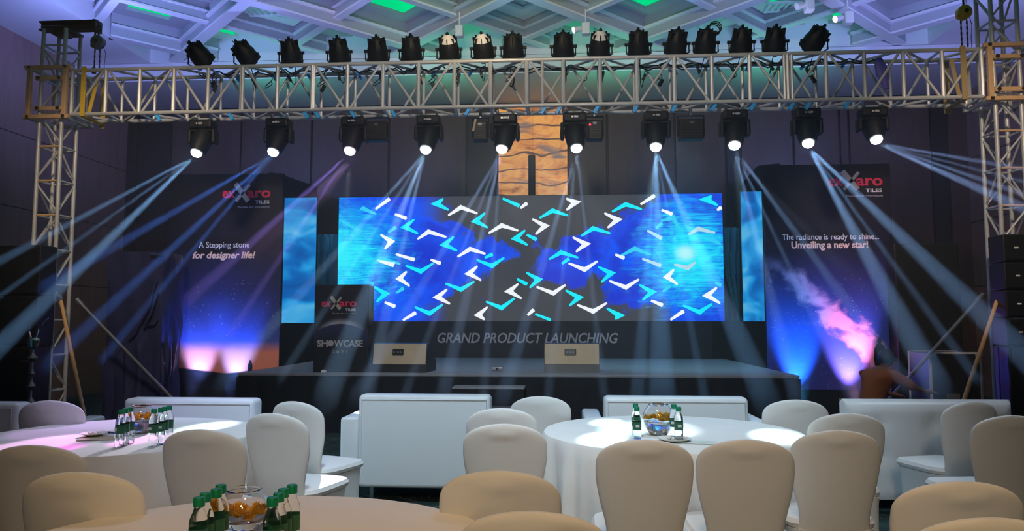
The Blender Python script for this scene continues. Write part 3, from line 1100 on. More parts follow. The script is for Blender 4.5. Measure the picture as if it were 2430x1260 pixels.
ph = zt2 - ZS
MB().rbox((pw / 2, 0.15, ph / 2), (pw, 0.26, ph), 0.008, 1).build('body', M['black_gloss'], pod)
pod_e = pod
pod = MB().box((pw / 2, 0.012, ph / 2), (pw - 0.012, 0.014, ph - 0.012)).build('print', mat_podium(), pod_e)
MB().rbox((pw / 2, 0.16, ph + 0.012), (pw * 0.94, 0.24, 0.015), 0.006, 1, Matrix.Rotation(R(3), 3, 'X')).build('reading_shelf', M['black'], pod_e)
q = at(763, 727, YP)
q2 = at(848, 727, YP)
logo(pod, q.x - a_.x, q.z - ZS, q2.x - q.x)
q = at(752, 822, YP)
q2 = at(861, 822, YP)
text_mesh('lettering', 'SH', 0.12, M['grey_letters'], pod, (q.x - a_.x, 0.001, q.z - ZS), (q2.x - q.x) * 0.235, 0, 0.004)
text_mesh('lettering', 'WCASE', 0.12, M['grey_letters'], pod, (q.x - a_.x + (q2.x - q.x) * 0.37, 0.001, q.z - ZS), (q2.x - q.x) * 0.63, 0, 0.003)
MB().tube((q.x - a_.x + (q2.x - q.x) * 0.30, 0.005, q.z - ZS + 0.042), (q.x - a_.x + (q2.x - q.x) * 0.30, -0.002, q.z - ZS + 0.042), 0.04, 16).build('letter_disc', M['grey_letters'], pod)
q = at(788, 838, YP)
text_mesh('lettering', '2 0 2 1', 0.055, M['x_letters'], pod, (q.x - a_.x, 0.001, q.z - ZS), 0.20)

# ---- stage monitors
for (pa, pb, py, lab, rz) in ((877, 1012, 884, 'beige-fronted floor monitor beside the podium', -0.10), (1291, 1424, 884, 'beige-fronted floor monitor at mid stage', 0.0)):
    a_, b_ = atz(pa, py, ZS), atz(pb, py, ZS)
    w_ = b_.x - a_.x
    e = empty('stage_monitor', ((a_.x + b_.x) / 2, a_.y + 0.05, ZS), rz, lab, 'loudspeaker', 'wedge monitors on the stage front')
    prof = [(0.0, 0.0), (0.02, 0.10), (0.07, 0.37), (0.16, 0.38), (0.50, 0.12), (0.50, 0.0)]
    m = MB()
    n = len(prof)
    vs = [(-w_ / 2, y, z) for y, z in prof] + [(w_ / 2, y, z) for y, z in prof]
    m.add(vs, [(i, (i + 1) % n, n + (i + 1) % n, n + i) for i in range(n)] + [tuple(range(n - 1, -1, -1)), tuple(range(n, 2 * n))])
    m.build('cabinet', M['black'], e)
    fr_ = Matrix.Rotation(math.atan2(0.05, 0.27), 3, 'X').inverted() if False else Matrix.Rotation(-math.atan2(0.05, 0.27), 3, 'X')
    MB().rbox((0, 0.042, 0.235), (w_ - 0.02, 0.012, 0.27), 0.004, 1, fr_).build('front_panel', M['beige'], e)
    cp = MB().rbox((-0.02, 0.036, 0.26), (0.15, 0.02, 0.085), 0.006, 1, fr_).build('connector_plate', M['black'], e)
    for k in (-0.05, 0.0, 0.035):
        MB().tube((-0.02 + k, 0.022, 0.26), (-0.02 + k, 0.036, 0.26), 0.012, 10).build('socket', M['alu_dark'], cp)
    MB().rbox((0.0, 0.33, 0.255), (w_ - 0.08, 0.01, 0.36), 0.004, 1, Matrix.Rotation(math.atan2(0.34, 0.26), 3, 'X')).build('grille', M['black_matt'], e)

# ================================================================== THE TRUSS
YT = 9.0
TD = 0.36
zt_b = at(1215, 143, YT).z
zb_b = at(1215, 251, YT).z
BX0, BX1 = at(172, 200, YT).x, at(2330, 170, YT).x
beam = empty('truss_beam', ((BX0 + BX1) / 2, YT, 0), 0, 'long horizontal box truss beam spanning above the whole stage', 'truss')
bc = (BX0 + BX1) / 2
L = BX1 - BX0
for y in (0, TD):
    for z in (zt_b, zb_b):
        MB().tube((-L / 2, y, z), (L / 2, y, z), 0.025, 12).build('main_chord', M['alu'], beam, smooth=True)
NB = 25
bay = L / NB
r_ = 0.0165
for i in range(NB + 1):
    x = -L / 2 + i * bay
    for y in (0, TD):
        MB().tube((x, y, zb_b), (x, y, zt_b), 0.025 if y == 0 else 0.020).build('upright', M['alu'], beam, smooth=True)
    if i % 2 == 0:
        MB().tube((x, 0, zt_b), (x, TD, zt_b), r_).build('cross_bar', M['alu'], beam, smooth=True)
    MB().tube((x, 0, zb_b), (x, TD, zb_b), r_).build('cross_bar', M['alu'], beam, smooth=True)
    if i == NB:
        break
    xa, xb = x + 0.03, x + bay - 0.03
    up = i % 2 == 0
    MB().tube((xa, 0, zb_b if up else zt_b), (xb, 0, zt_b if up else zb_b), r_).build('diagonal_brace', M['alu'], beam, smooth=True)
    MB().tube((xa + 0.1, TD, zt_b if up else zb_b), (xb + 0.05, TD, zb_b if up else zt_b), r_).build('diagonal_brace', M['alu'], beam, smooth=True)
    MB().tube((xa, 0 if up else TD, zb_b), (xb, TD if up else 0, zb_b), r_).build('diagonal_brace', M['alu'], beam, smooth=True)
    MB().tube((xa, TD if up else 0, zt_b), (xb, 0 if up else TD, zt_b), r_).build('diagonal_brace', M['alu'], beam, smooth=True)
# doubled uprights where beam sections are bolted together
for px in (572, 745, 1287, 1880, 1862):
    x = at(px, 200, YT).x - bc
    MB().tube((x, 0, zb_b), (x, 0, zt_b), 0.02).build('joint_upright', M['alu'], beam, smooth=True)
# blue strap ends hanging from the lower and upper chords
blue = [(390, 270), (560, 272), (735, 270), (762, 272), (845, 265), (940, 268), (1112, 264), (1290, 262), (1325, 262), (1413, 261), (1505, 258), (1595, 256), (1688, 254),
        (1778, 248), (1870, 248), (1908, 245), (1998, 245), (1600, 157), (1775, 150), (1872, 142), (1905, 142), (2000, 138), (440, 172), (565, 172), (652, 170), (735, 170), (770, 168), (853, 168), (1030, 168), (1115, 160)]
for i, (px, py) in enumerate(blue):
    low = py > 220
    y = 0.16 if low else TD
    x = at(px, py, YT + y).x - bc
    z = (zb_b - 0.028) if low else (zt_b - 0.03)
    s = -1 if px < 1000 else 1
    rot = Matrix.Rotation(R(32) * s, 3, 'Y')
    if low:
        MB().rbox((x, 0.02, z - 0.035), (0.042, 0.035, 0.10), 0.004, 1, rot).build('blue_strap', M['blue_tape'], beam)
    else:
        MB().rbox((x, y, z), (0.035, 0.065, 0.10), 0.006, 1, rot).build('blue_strap', M['blue_tape'], beam)


def tower(px_fl, px_label, Y, ztop, label):
    x0 = at(px_fl, 330, Y).x
    s = 0.30
    t = empty('truss_tower', (x0 + s / 2, Y + s / 2, 0), 0, label, 'truss')
    h = s / 2
    cor = [(-h, -h), (h, -h), (h, h), (-h, h)]
    for x, y in cor:
        MB().tube((x, y, 0.03), (x, y, ztop), 0.0255, 12).build('main_chord', M['alu'], t, smooth=True)
    MB().rbox((0, 0, 0.015), (0.75, 0.75, 0.03), 0.008, 1).build('base_plate', M['alu_dark'], t)
    nb = int((ztop - 0.1) / 0.45)
    k = 0
    for j in range(nb + 1):
        z = 0.08 + j * 0.45
        for f in range(4):
            a, b = cor[f], cor[(f + 1) % 4]
            orange = f == 0 and 4 < j < 9
            if z < ztop:
                MB().tube((*a, z), (*b, z), 0.015).build('cross_bar', M['orange_steel'] if orange else M['alu'], t, smooth=True)
            z1 = z + 0.45
            if z1 <= ztop:
                p, q_ = ((*a, z + 0.04), (*b, z1 - 0.04)) if (j + f) % 2 else ((*a, z1 - 0.04), (*b, z + 0.04))
                MB().tube(p, q_, 0.013).build('diagonal_brace', M['alu'], t, smooth=True)
    return t, x0 + h, Y + h


zl_top = at(150, 60, YT).z
tl, tlx, tly = tower(92, 'left', YT + 0.04, zl_top, 'tall box truss tower at left of the stage under a black top beam')
tr, trx, try_ = tower(2366, 'right', YT + 0.04, zl_top + 0.25, 'tall box truss tower at the right edge of the picture')


def sleeve(cx, cy, label):
    """open square steel carriage riding on a tower and carrying the beam end"""
    w, d = 0.54, 0.54
    z0, z1 = zb_b - 0.06, zt_b + 0.05
    e = empty('sleeve_block', (cx, cy, 0), 0, label, 'rigging')
    b = 0.055
    mt = M['orange_steel']  # tan on the front members only, warm light partly put into the colour
    for x in (-1, 1):
        for y in (-1, 1):
            MB().rbox((x * (w / 2 - b / 2), y * (d / 2 - b / 2), (z0 + z1) / 2), (b, b, z1 - z0), 0.006, 1).build('corner_post', mt if y < 0 else M['alu'], e)
    for z in (z0 + 0.02, z1 - 0.02):
        for y in (-1, 1):
            MB().rbox((0, y * (d / 2 - b / 2), z), (w + 0.08, b, 0.05), 0.006, 1).build('rail', mt if y < 0 else M['alu'], e)
        for x in (-1, 1):
            MB().rbox((x * (w / 2 - b / 2), 0, z), (b, d, 0.05), 0.006, 1).build('rail', M['alu'], e)
    for z in (z0 + 0.14, z1 - 0.15):
        MB().rbox((-0.0, -d / 2 + 0.06, z), (w - 0.16, 0.035, 0.055), 0.006, 1).build('roller_bar', mt, e)
        for x in (-1, 1):
            MB().tube((x * (w / 2 - 0.13), -d / 2 + 0.03, z), (x * (w / 2 - 0.13), -d / 2 + 0.09, z), 0.024, 12).build('roller', M['black'], e)
    for x in (-1, 1):
        for z in (z0 + 0.02, z1 - 0.02):
            MB().tube((x * (w / 2 - 0.03), -d / 2 - 0.012, z), (x * (w / 2 - 0.03), -d / 2 + 0.0, z), 0.016, 8).build('bolt', M['black'], e)
    return e


sleeve(tlx, tly, 'square tan steel sleeve block around the left tower at beam height')
sleeve(trx, try_, 'square tan steel sleeve block around the right tower at beam height')


def hoist(px, py, ytop, Y, mat, label, zb, parent_z):
    q = at(px, py, Y)
    e = empty('chain_hoist', (q.x, Y, 0), 0, label, 'hoist')
    r = 0.085
    m = MB()
    m.lathe([(0.0, -0.06), (r * 0.7, -0.058), (r, -0.04), (r * 1.02, 0), (r, 0.04), (r * 0.7, 0.058), (0.0, 0.06)], 24, (0, 0, q.z), Matrix.Rotation(PI / 2, 3, 'X'))
    dr = m.build('drum', mat, e, smooth=True)
    MB().rbox((-0.03, 0, q.z - 0.035), (0.11, 0.07, 0.11), 0.02, 2, Matrix.Rotation(R(25), 3, 'Y')).build('body', mat, e)
    MB().tube((0, -0.062, q.z), (0, -0.075, q.z), 0.025, 12).build('hub', M['black'], dr)
    pts = [(0.0, 0, q.z + 0.07)]
    zt = at(px, ytop, Y).z
    for a in range(-60, 241, 30):
        pts.append((0.035 * math.cos(R(a)), 0, zt - 0.03 + 0.04 * math.sin(R(a))))
    MB().path([(0, 0, q.z + 0.07), (0, 0, zt - 0.07)] + [(0.032 * math.sin(R(a)), 0, zt - 0.035 - 0.035 * math.cos(R(a))) for a in range(0, 300, 30)], 0.012, 8).build('hook', M['black'], e, smooth=True)
    for k, dx in enumerate((-0.04, 0.03)):
        n = int((q.z - 0.08 - zb) / 0.035)
        m = MB()
        for i in range(n):
            zz = q.z - 0.09 - i * 0.035
            m.rbox((dx, 0, zz), (0.022 if i % 2 else 0.008, 0.008 if i % 2 else 0.022, 0.042), 0.003, 1)
        o = m.build('chain', M['black'], e)
        o['kind'] = 'stuff'
    MB().path([(0.06, 0, q.z - 0.03), (0.10, 0.02, q.z - 0.15), (0.085, 0.02, q.z - 0.3), (0.09, 0.03, zb - 0.05)], 0.004).build('pull_cord', M['cable'], e)
    MB().rbox((-0.04, 0, zb + 0.02), (0.05, 0.05, 0.09), 0.015, 2).build('load_hook', M['black'], e)
    return e


hoist(233, 100, 62, tly, M['hoist_g'], 'grey chain hoist hanging from the left tower top beam', zt_b + 0.04, 0)
hoist(2287, 30, -30, try_, M['hoist_y'], 'yellow chain hoist hanging beside the right tower', zt_b + 0.04, 0)

# black lifting beams on the tower tops
for (cx, cy, pa, pb, sgn, lab) in ((tlx, tly, 100, 236, 1, 'black steel lifting beam across the top of the left tower'), (trx, try_, 2270, 2420, -1, 'black steel lifting beam across the top of the right tower')):
    zt = zl_top + (0 if sgn > 0 else 0.25)
    xa, xb = at(pa, 50, cy).x - cx, at(pb, 50, cy).x - cx
    e = empty('lifting_beam', (cx, cy, zt), 0, lab, 'rigging')
    m = MB()
    m.box(((xa + xb) / 2, 0, 0.01), (xb - xa, 0.12, 0.02)).box(((xa + xb) / 2, 0, 0.115), (xb - xa, 0.12, 0.02)).box(((xa + xb) / 2, 0, 0.06), (xb - xa, 0.03, 0.10))
    m.build('i_beam', M['black'], e)
    MB().rbox((0, 0, -0.01), (0.36, 0.36, 0.03), 0.006, 1).build('top_plate', M['black'], e)
    MB().rbox((0.03, -0.04, -0.06), (0.16, 0.18, 0.07), 0.01, 1).build('sheave_block', M['black'], e)
    xe = xb if sgn > 0 else xa
    MB().rbox((xe - sgn * 0.03, 0, 0.05), (0.05, 0.16, 0.15), 0.006, 1).build('end_bracket', M['black'], e)
    MB().path([(xe - sgn * 0.05, 0, -0.02), (xe - sgn * 0.05, 0, -0.06)], 0.014).build('shackle', M['black'], e)

# lifting slings
for (px, mt, lab, pd) in ((202, 'strap', 'bright yellow lifting sling round the left end of the beam', 28), (2285, 'strap_dull', 'tan yellow lifting sling round the right end of the beam', -20)):
    x = at(px, 200, YT).x
    e = empty('lifting_sling', (x, YT, 0), 0, lab, 'strap')
    MB().rbox((0, -0.035, (zt_b + zb_b) / 2), (0.065, 0.012, zt_b - zb_b + 0.08), 0.004, 1).build('webbing', M[mt], e)
    MB().rbox((0, TD / 2, zb_b - 0.035), (0.065, TD + 0.08, 0.012), 0.004, 1).build('webbing', M[mt], e)
    MB().rbox((0, TD + 0.035, (zt_b + zb_b) / 2), (0.065, 0.012, zt_b - zb_b + 0.08), 0.004, 1).build('webbing', M[mt], e)
    MB().rbox((pd / 180 * 0.6, 0.03, (zt_b + zb_b) / 2 - 0.06), (0.05, 0.012, zt_b - zb_b - 0.08), 0.004, 1, Matrix.Rotation(R(pd * 0.45), 3, 'Y')).build('webbing', M[mt], e)
for px, lab in ((242, 'dull tan sling hanging behind the yellow one'), (2250, 'dull tan sling hanging beside the right tower sling')):
    x = at(px, 200, YT + TD).x
    tag(MB().rbox((x, YT + TD + 0.04, (zt_b + zb_b) / 2 - 0.03), (0.08, 0.014, zt_b - zb_b + 0.12), 0.004, 1).build('round_sling', M['strap_dull']), lab, 'strap')

# outrigger poles
for (p0, p1, ya, yb, mt, lab, r) in (
        ((143, 706), (200, 985), YT - 0.02, YT - 1.1, 'wood_pole', 'orange brace pole leaning against the left tower', 0.022),
        ((183, 712), (412, 950), YT + 0.3, YT + 0.9, 'alu_dark', 'grey brace pole slanting right from the left tower', 0.024),
        ((2332, 700), (2108, 950), YT + 0.3, YT + 0.9, 'alu_dark', 'grey brace pole slanting left from the right tower', 0.024),
        ((2371, 698), (2286, 955), YT - 0.02, YT - 1.1, 'wood_pole', 'orange brace pole leaning against the right tower', 0.022)):
    a = at(*p0, ya)
    b0 = at(*p1, yb)
    d = (b0 - a)
    b = a + d * ((a.z - 0.03) / (a.z - b0.z))
    e = empty('brace_pole', (b.x, b.y, 0), 0, lab, 'pole', None)
    o = Vector((b.x, b.y, 0))
    MB().tube(b - o, a - o, r, 10).build('pole', M[mt], e, smooth=True)
    MB().rbox((0, 0, 0.015), (0.12, 0.12, 0.03), 0.006, 1).build('foot_plate', M['alu_dark'], e)
    MB().tube(a - o - d.normalized() * 0.02, a - o + d.normalized() * 0.08, r * 1.35, 10).build('clamp', M['alu_dark'], e)

# ================================================================== PAR CANS ON THE TOP CHORD
def par_mesh(e, rot, glowing, spot_tint=None):
    prof = [(0.0, 0.190), (0.022, 0.186), (0.052, 0.166), (0.084, 0.125), (0.114, 0.07), (0.130, 0.01), (0.132, -0.09), (0.142, -0.10), (0.142, -0.12), (0.11, -0.12)]
    m = MB()
    m.lathe(prof, 20, (0, 0, 0.11), rot)
    cn = m.build('can', M['housing'], e, smooth=True)
    fin = MB()
    for a in range(0, 360, 45):
        q = Matrix.Rotation(R(a), 3, 'Z')
        v = rot @ (q @ Vector((0.092, 0, 0.11))) + Vector((0, 0, 0.11))
        fin.box(v, (0.05, 0.008, 0.09), rot @ q)
    o = fin.build('cooling_fins', M['housing'], cn)
    v = rot @ Vector((0, 0, 0.195)) + Vector((0, 0, 0.11))
    MB().rbox(v, (0.035, 0.035, 0.05), 0.01, 1, rot).build('cable_gland', M['housing'], cn)
    yk = MB()
    yk.path([(-0.152, 0, 0.11), (-0.152, 0, 0.0), (-0.07, 0, -0.055), (0.07, 0, -0.055), (0.152, 0, 0.0), (0.152, 0, 0.11)], 0.010)
    yo = yk.build('yoke', M['housing'], e)
    for s in (-1, 1):
        MB().tube((s * 0.125, 0, 0.11), (s * 0.172, 0, 0.11), 0.02, 10).build('knob', M['housing'], yo)
    MB().rbox((0, 0, -0.07), (0.05, 0.05, 0.03), 0.008, 1).build('hook_clamp', M['alu_dark'], e)
    return cn


pars = [(477, 'l', 0), (585, 'l', 0), (692, 'w', 0), (806, '', 0), (897, '', 0), (977, '', 0), (1066, '', 1), (1147, '', 1), (1218, '', 0), (1337, '', 0),
        (1423, '', 1), (1515, '', 0), (1605, '', 0), (1674, 'c', 0), (1759, '', 0), (1838, '', 0), (1933, 'r', 0)]
ordn = ['leftmost par can on top of the beam, tilted left', 'second par can from the left, tilted left', 'third par can from the left, with a raised flap', 'fourth par can from the left on the beam',
        'fifth par can from the left on the beam', 'sixth par can from the left on the beam', 'seventh par can from the left, with pale lit cap', 'eighth par can from the left, with pale lit cap',
        'ninth par can from the left, middle of the row', 'tenth par can from the left on the beam', 'eleventh par can from the left, with bright lit head', 'twelfth par can from the left on the beam',
        'thirteenth par can from the left on the beam', 'par can with a coiled cable over it, fourth from the right', 'third par can from the right on the beam', 'second par can from the right on the beam',
        'rightmost par can on top of the beam, tilted right']
for i, (px, st, cap) in enumerate(pars):
    q = at(px, 140, YT + 0.06)
    e = empty('par_can', (q.x, YT + 0.03, zt_b + 0.062), 0, 'black ' + ordn[i], 'stage light', 'par cans along the top of the beam')
    tilt = R(-38)
    roll = {'l': -0.55, 'r': 0.55, 'w': 0.1}.get(st, random.uniform(-0.12, 0.12))
    rot = (Matrix.Rotation(roll, 3, 'Y') @ Matrix.Rotation(R(42), 3, 'X'))
    # rear dome points up and towards the hall
    cn = par_mesh(e, rot, cap)
    if cap:
        v = rot @ Vector((0, -0.01, 0.20)) + Vector((0, 0, 0.11))
        m = MB()
        m.lathe([(0.024, 0.189), (0.054, 0.169), (0.087, 0.128), (0.104, 0.095)], 20, (0, 0, 0.112), rot)
        m.build('lit_cap', M['white'], cn, smooth=True)  # light on the rear dome put in as a white shell
    if st in ('l', 'w'):
        MB().rbox((-0.13, -0.02, 0.24), (0.09, 0.10, 0.008), 0.003, 1, Matrix.Rotation(R(50), 3, 'Y')).build('barn_door', M['housing'], e)
    if st == 'c':
        pts = [(0.09 + 0.075 * math.cos(a * 0.5), -0.05 - 0.004 * a, 0.24 + 0.075 * math.sin(a * 0.5)) for a in range(38)]
        MB().path(pts, 0.007).build('coiled_cable', M['cable'], e, smooth=True)
    # its lead sagging into the truss
    h = random.uniform(0.18, 0.36)
    sx = random.uniform(-0.12, 0.12)
    pts = [(0.02 + sx * (k / 8), 0.06 + 0.2 * math.sin(k / 8 * PI), 0.06 - h * math.sin(k / 8 * PI * 0.9) - 0.12 * (k / 8)) for k in range(9)]
    MB().path(pts, 0.006).build('power_lead', M['cable'], e, smooth=True)
    MB().rbox(pts[-2], (0.035, 0.03, 0.09), 0.008, 1, Matrix.Rotation(random.uniform(-0.6, 0.6), 3, 'Y')).build('plug', M['cable'], e)

# cable runs lying along the upper chords
for (pa, pb, y, lab) in ((470, 1150, 0.20, 'black cable bundle lying along the left half of the beam'), (1150, 2090, 0.26, 'black cable bundle lying along the right half of the beam')):
    xa, xb = at(pa, 150, YT + y).x, at(pb, 150, YT + y).x
    pts = []
    n = 90
    for k in range(n + 1):
        t_ = k / n
        pts.append((xa + (xb - xa) * t_, YT + y + 0.03 * math.sin(k * 0.9), zt_b + 0.015 - 0.05 * abs(math.sin(k * 0.45)) + 0.012 * math.sin(k * 2.3)))
    e = empty('cable_bundle', (0, 0, 0), 0, lab, 'cable')
    MB().path(pts, 0.009).build('cable', M['cable'], e, smooth=True)
    MB().path([(x, y_ + 0.03 * math.cos(i * 1.1), z - 0.02 - 0.02 * math.sin(i * 0.7)) for i, (x, y_, z) in enumerate(pts)], 0.008).build('cable', M['cable'], e, smooth=True)
    for k in range(6, n, 17):
        x, y_, z = pts[k]
        MB().path([(x + 0.05 * math.sin(a * 0.8), y_ - 0.05, z - 0.03 - a * 0.03 if a < 7 else z - 0.21 + (a - 7) * 0.02) for a in range(12)], 0.006).build('hanging_loop', M['cable'], e, smooth=True)
        if k % 2 == 0:
            MB().rbox((x + 0.03, y_ - 0.06, z - 0.24), (0.05, 0.03, 0.10), 0.01, 1, Matrix.Rotation(0.5 - (k % 5) * 0.25, 3, 'Y')).build('connector', M['cable'], e)

# loose rag and tape bits seen behind the truss at right
q = at(2090, 170, YT + 0.2)
tag(MB().loft([[(q.x + 0.08 * math.cos(a) * s_ + dx, YT + 0.2 + 0.03 * math.sin(a), q.z + dz) for a in [i * PI / 5 for i in range(10)]] for s_, dx, dz in
               ((0.5, -0.02, 0.17), (0.9, 0, 0.08), (1.0, 0.02, -0.05), (0.6, 0.04, -0.12), (0.4, 0.06, -0.22))]).build('cable_bag', M['steel_blue'], None, smooth=True),
    'dark blue cloth bag hanging inside the beam near its right end', 'bag')

# ================================================================== MOVING HEADS
def lens_mat(name, col):
    return glow(name, col, 9.0)


HEADS = [  # lens px, colour of lens, colour of light, body dx, list of strands (target px at the audience side), energy scale
    ((466, 363), (0.75, 0.90, 1.0), (0.30, 0.58, 1.0), 16, [(-40, 640, 0), (-60, 745, 1), (20, 800, 2)], 1.7),
    ((648, 361), (0.60, 0.80, 1.0), (0.10, 0.28, 1.0), 14, [(140, 660, 0), (150, 830, 0), (270, 820, 1)], 1.7),
    ((830, 358), (1.0, 0.72, 1.0), (0.42, 0.26, 1.0), 10, [(470, 690, 0), (560, 770, 1)], 1.3),
    ((1010, 355), (0.80, 0.95, 1.0), (0.40, 0.66, 1.0), 8, [(560, 870, 0), (690, 860, 1), (790, 900, 2), (880, 900, 0)], 1.1),
    ((1191, 354), (1.0, 0.98, 0.95), (0.42, 0.62, 1.0), 8, [(870, 900, 0), (975, 900, 1), (1060, 900, 0), (1150, 900, 1)], 1.0),
    ((1368, 352), (0.90, 0.96, 1.0), (0.36, 0.60, 1.0), -4, [(1205, 905, 0), (1305, 905, 1), (1430, 905, 1)], 1.0),
    ((1556, 349), (0.92, 0.97, 1.0), (0.28, 0.58, 1.0), 0, [(1515, 905, 0), (1570, 905, 2), (1665, 905, 1), (1800, 905, 2)], 1.1),
    ((1743, 345), (0.88, 0.92, 1.0), (0.34, 0.58, 1.0), 0, [(1880, 905, 0), (2000, 905, 1), (2130, 880, 0)], 1.0),
    ((1918, 340), (0.88, 0.92, 1.0), (0.34, 0.58, 1.0), -4, [(2205, 880, 2), (2290, 860, 1), (2440, 850, 2)], 1.3),
    ((2080, 331), (0.82, 0.86, 1.0), (0.38, 0.56, 1.0), -10, [(2600, 430, 0), (2600, 475, 1), (2600, 520, 0), (2600, 570, 2)], 1.5)]
place = ['leftmost hanging moving head, beaming pale blue to the lower left', 'second hanging moving head from the left, beaming deep blue', 'third hanging moving head from the left, beaming violet',
         'fourth hanging moving head from the left, above the screen corner', 'fifth hanging moving head, just left of the orange column', 'sixth hanging moving head, just right of the orange column',
         'seventh hanging moving head, beaming straight down over the screen', 'third hanging moving head from the right, over the screen edge', 'second hanging moving head from the right, above the starry banner',
         'rightmost hanging moving head, beaming to the right tower']
YH = YT + 0.18
for i, ((lx, ly), lc, bc_, bdx, strands, es) in enumerate(HEADS):
    P = at(lx + bdx, ly - 34, YH)
    zt = zb_b - 0.03
    e = empty('moving_head_light', (P.x, YH, zt), 0, 'black ' + place[i], 'stage light', 'moving heads hanging under the beam')
    lp = Vector((P.x, YH, P.z))
    T = Vector((0, 0, 0))
    tg = []
    for (tx, ty, wd) in strands:
        w_ = at(tx, ty, 6.4 if i not in (0, 9) else 7.3)
        tg.append((w_, wd))
        T += w_
    T /= len(strands)
    lw = at(lx, ly, YH - 0.10)
    d = (lw - lp).normalized()
    cz = P.z - zt
    ba = MB().rbox((0, 0, -0.10), (0.30, 0.22, 0.12), 0.025, 2).build('base', M['housing'], e)
    MB().rbox((0, -0.112, -0.10), (0.12, 0.006, 0.05), 0.01, 1).build('display', M['black_gloss'], ba)
    MB().tube((-0.035, -0.113, -0.10), (-0.035, -0.118, -0.10), 0.012, 10).build('logo_badge', M['alu'], ba)
    MB().rbox((0.015, -0.114, -0.10), (0.06, 0.006, 0.028), 0.01, 1).build('name_badge', M['alu'], ba)
    for s in (-1, 1):
        MB().rbox((s * 0.158, 0, (cz - 0.13) / 2 - 0.05), (0.045, 0.15, abs(cz) - 0.08), 0.018, 2).build('yoke_arm', M['housing'], e)
        MB().tube((s * 0.10, 0, -0.04), (s * 0.10, 0, 0.03), 0.02, 10).build('clamp', M['alu'], e)
        MB().tube((s * 0.13, 0, cz), (s * 0.185, 0, cz), 0.055, 16).build('pivot', M['housing'], e)
    MB().rbox((0, 0, -0.175), (0.34, 0.15, 0.04), 0.015, 2).build('yoke_bridge', M['housing'], e)
    q = d.to_track_quat('Z', 'Y').to_matrix()
    c0 = Vector((0, 0, cz))
    Lh = (lw - lp).length
    m = MB()
    m.lathe([(0.0, -0.19), (0.07, -0.185), (0.11, -0.15), (0.130, -0.07), (0.130, 0.03), (0.108, Lh - 0.05), (0.090, Lh - 0.01), (0.073, Lh - 0.008), (0.0, Lh - 0.02)], 24, c0, q)
    hs = m.build('head_shell', M['housing'], e, smooth=True)
    if i in (2, 3, 4, 6, 7):
        m = MB()
        m.path([c0 + q @ Vector((0.132 * math.cos(R(a)), 0.132 * math.sin(R(a)), 0.02)) for a in range(200, 341, 14)], 0.007)
        m.build('blue_trim', M['blue_tape'], hs, smooth=True)
    m = MB()
    m.lathe([(0.070, -0.012), (0.068, 0.012), (0.054, 0.034), (0.030, 0.048), (0.0, 0.053)], 20, c0 + d * Lh, q)
    ln = m.build('lens', lens_mat('lens_glow', lc), hs, smooth=True)
    src = lp + d * (Lh + 0.058)
    for (w_, wd) in tg:
        spot('moving_head_beam', src, w_, 39000 * es * (1.0, 1.2, 0.85)[wd], bc_, (2.2, 1.3, 3.8)[wd], 0.35, 0.018)
    spot('moving_head_flare', src, src + Vector((0, -2, -0.3)), 14, bc_, 130, 0.5, 0.05)

# patches of light the heads throw on the tables
tb = [((830, 358), (90, 1052), (1.0, 0.55, 1.0), 4.0), ((830, 358), (150, 1062), (1.0, 0.12, 0.9), 1.6), ((830, 358), (300, 1052), (0.95, 0.85, 1.0), 5.0), ((830, 358), (330, 1040), (1.0, 0.2, 0.9), 2.4),
      ((1010, 355), (495, 1010), (0.75, 0.95, 1.0), 3.4), ((830, 358), (230, 1005), (0.75, 0.40, 1.0), 7.5),
      ((1556, 349), (1440, 1000), (0.60, 0.95, 1.0), 2.6), ((1556, 349), (1430, 1038), (0.75, 0.97, 1.0), 3.0), ((1556, 349), (1480, 1014), (0.35, 0.9, 1.0), 3.6),
      ((1743, 345), (1845, 1032), (0.65, 1.0, 1.0), 3.6), ((1556, 349), (1605, 1022), (0.45, 0.80, 1.0), 2.4), ((1368, 352), (1570, 1010), (0.85, 0.97, 1.0), 5.5),
      ((830, 358), (770, 1145), (0.8, 0.95, 1.0), 3.0), ((1743, 345), (2350, 990), (0.9, 0.97, 1.0), 2.4)]
for (lx, ly), (tx, ty), c, sz in tb:
    s_ = at(lx, ly, YH - 0.34)
    s_.z -= 0.14
    spot('table_beam', s_, atz(tx, ty, 0.48 if ty > 1100 else 0.755), 2600 if sz < 5 else 800, c, sz, 0.35, 0.03)

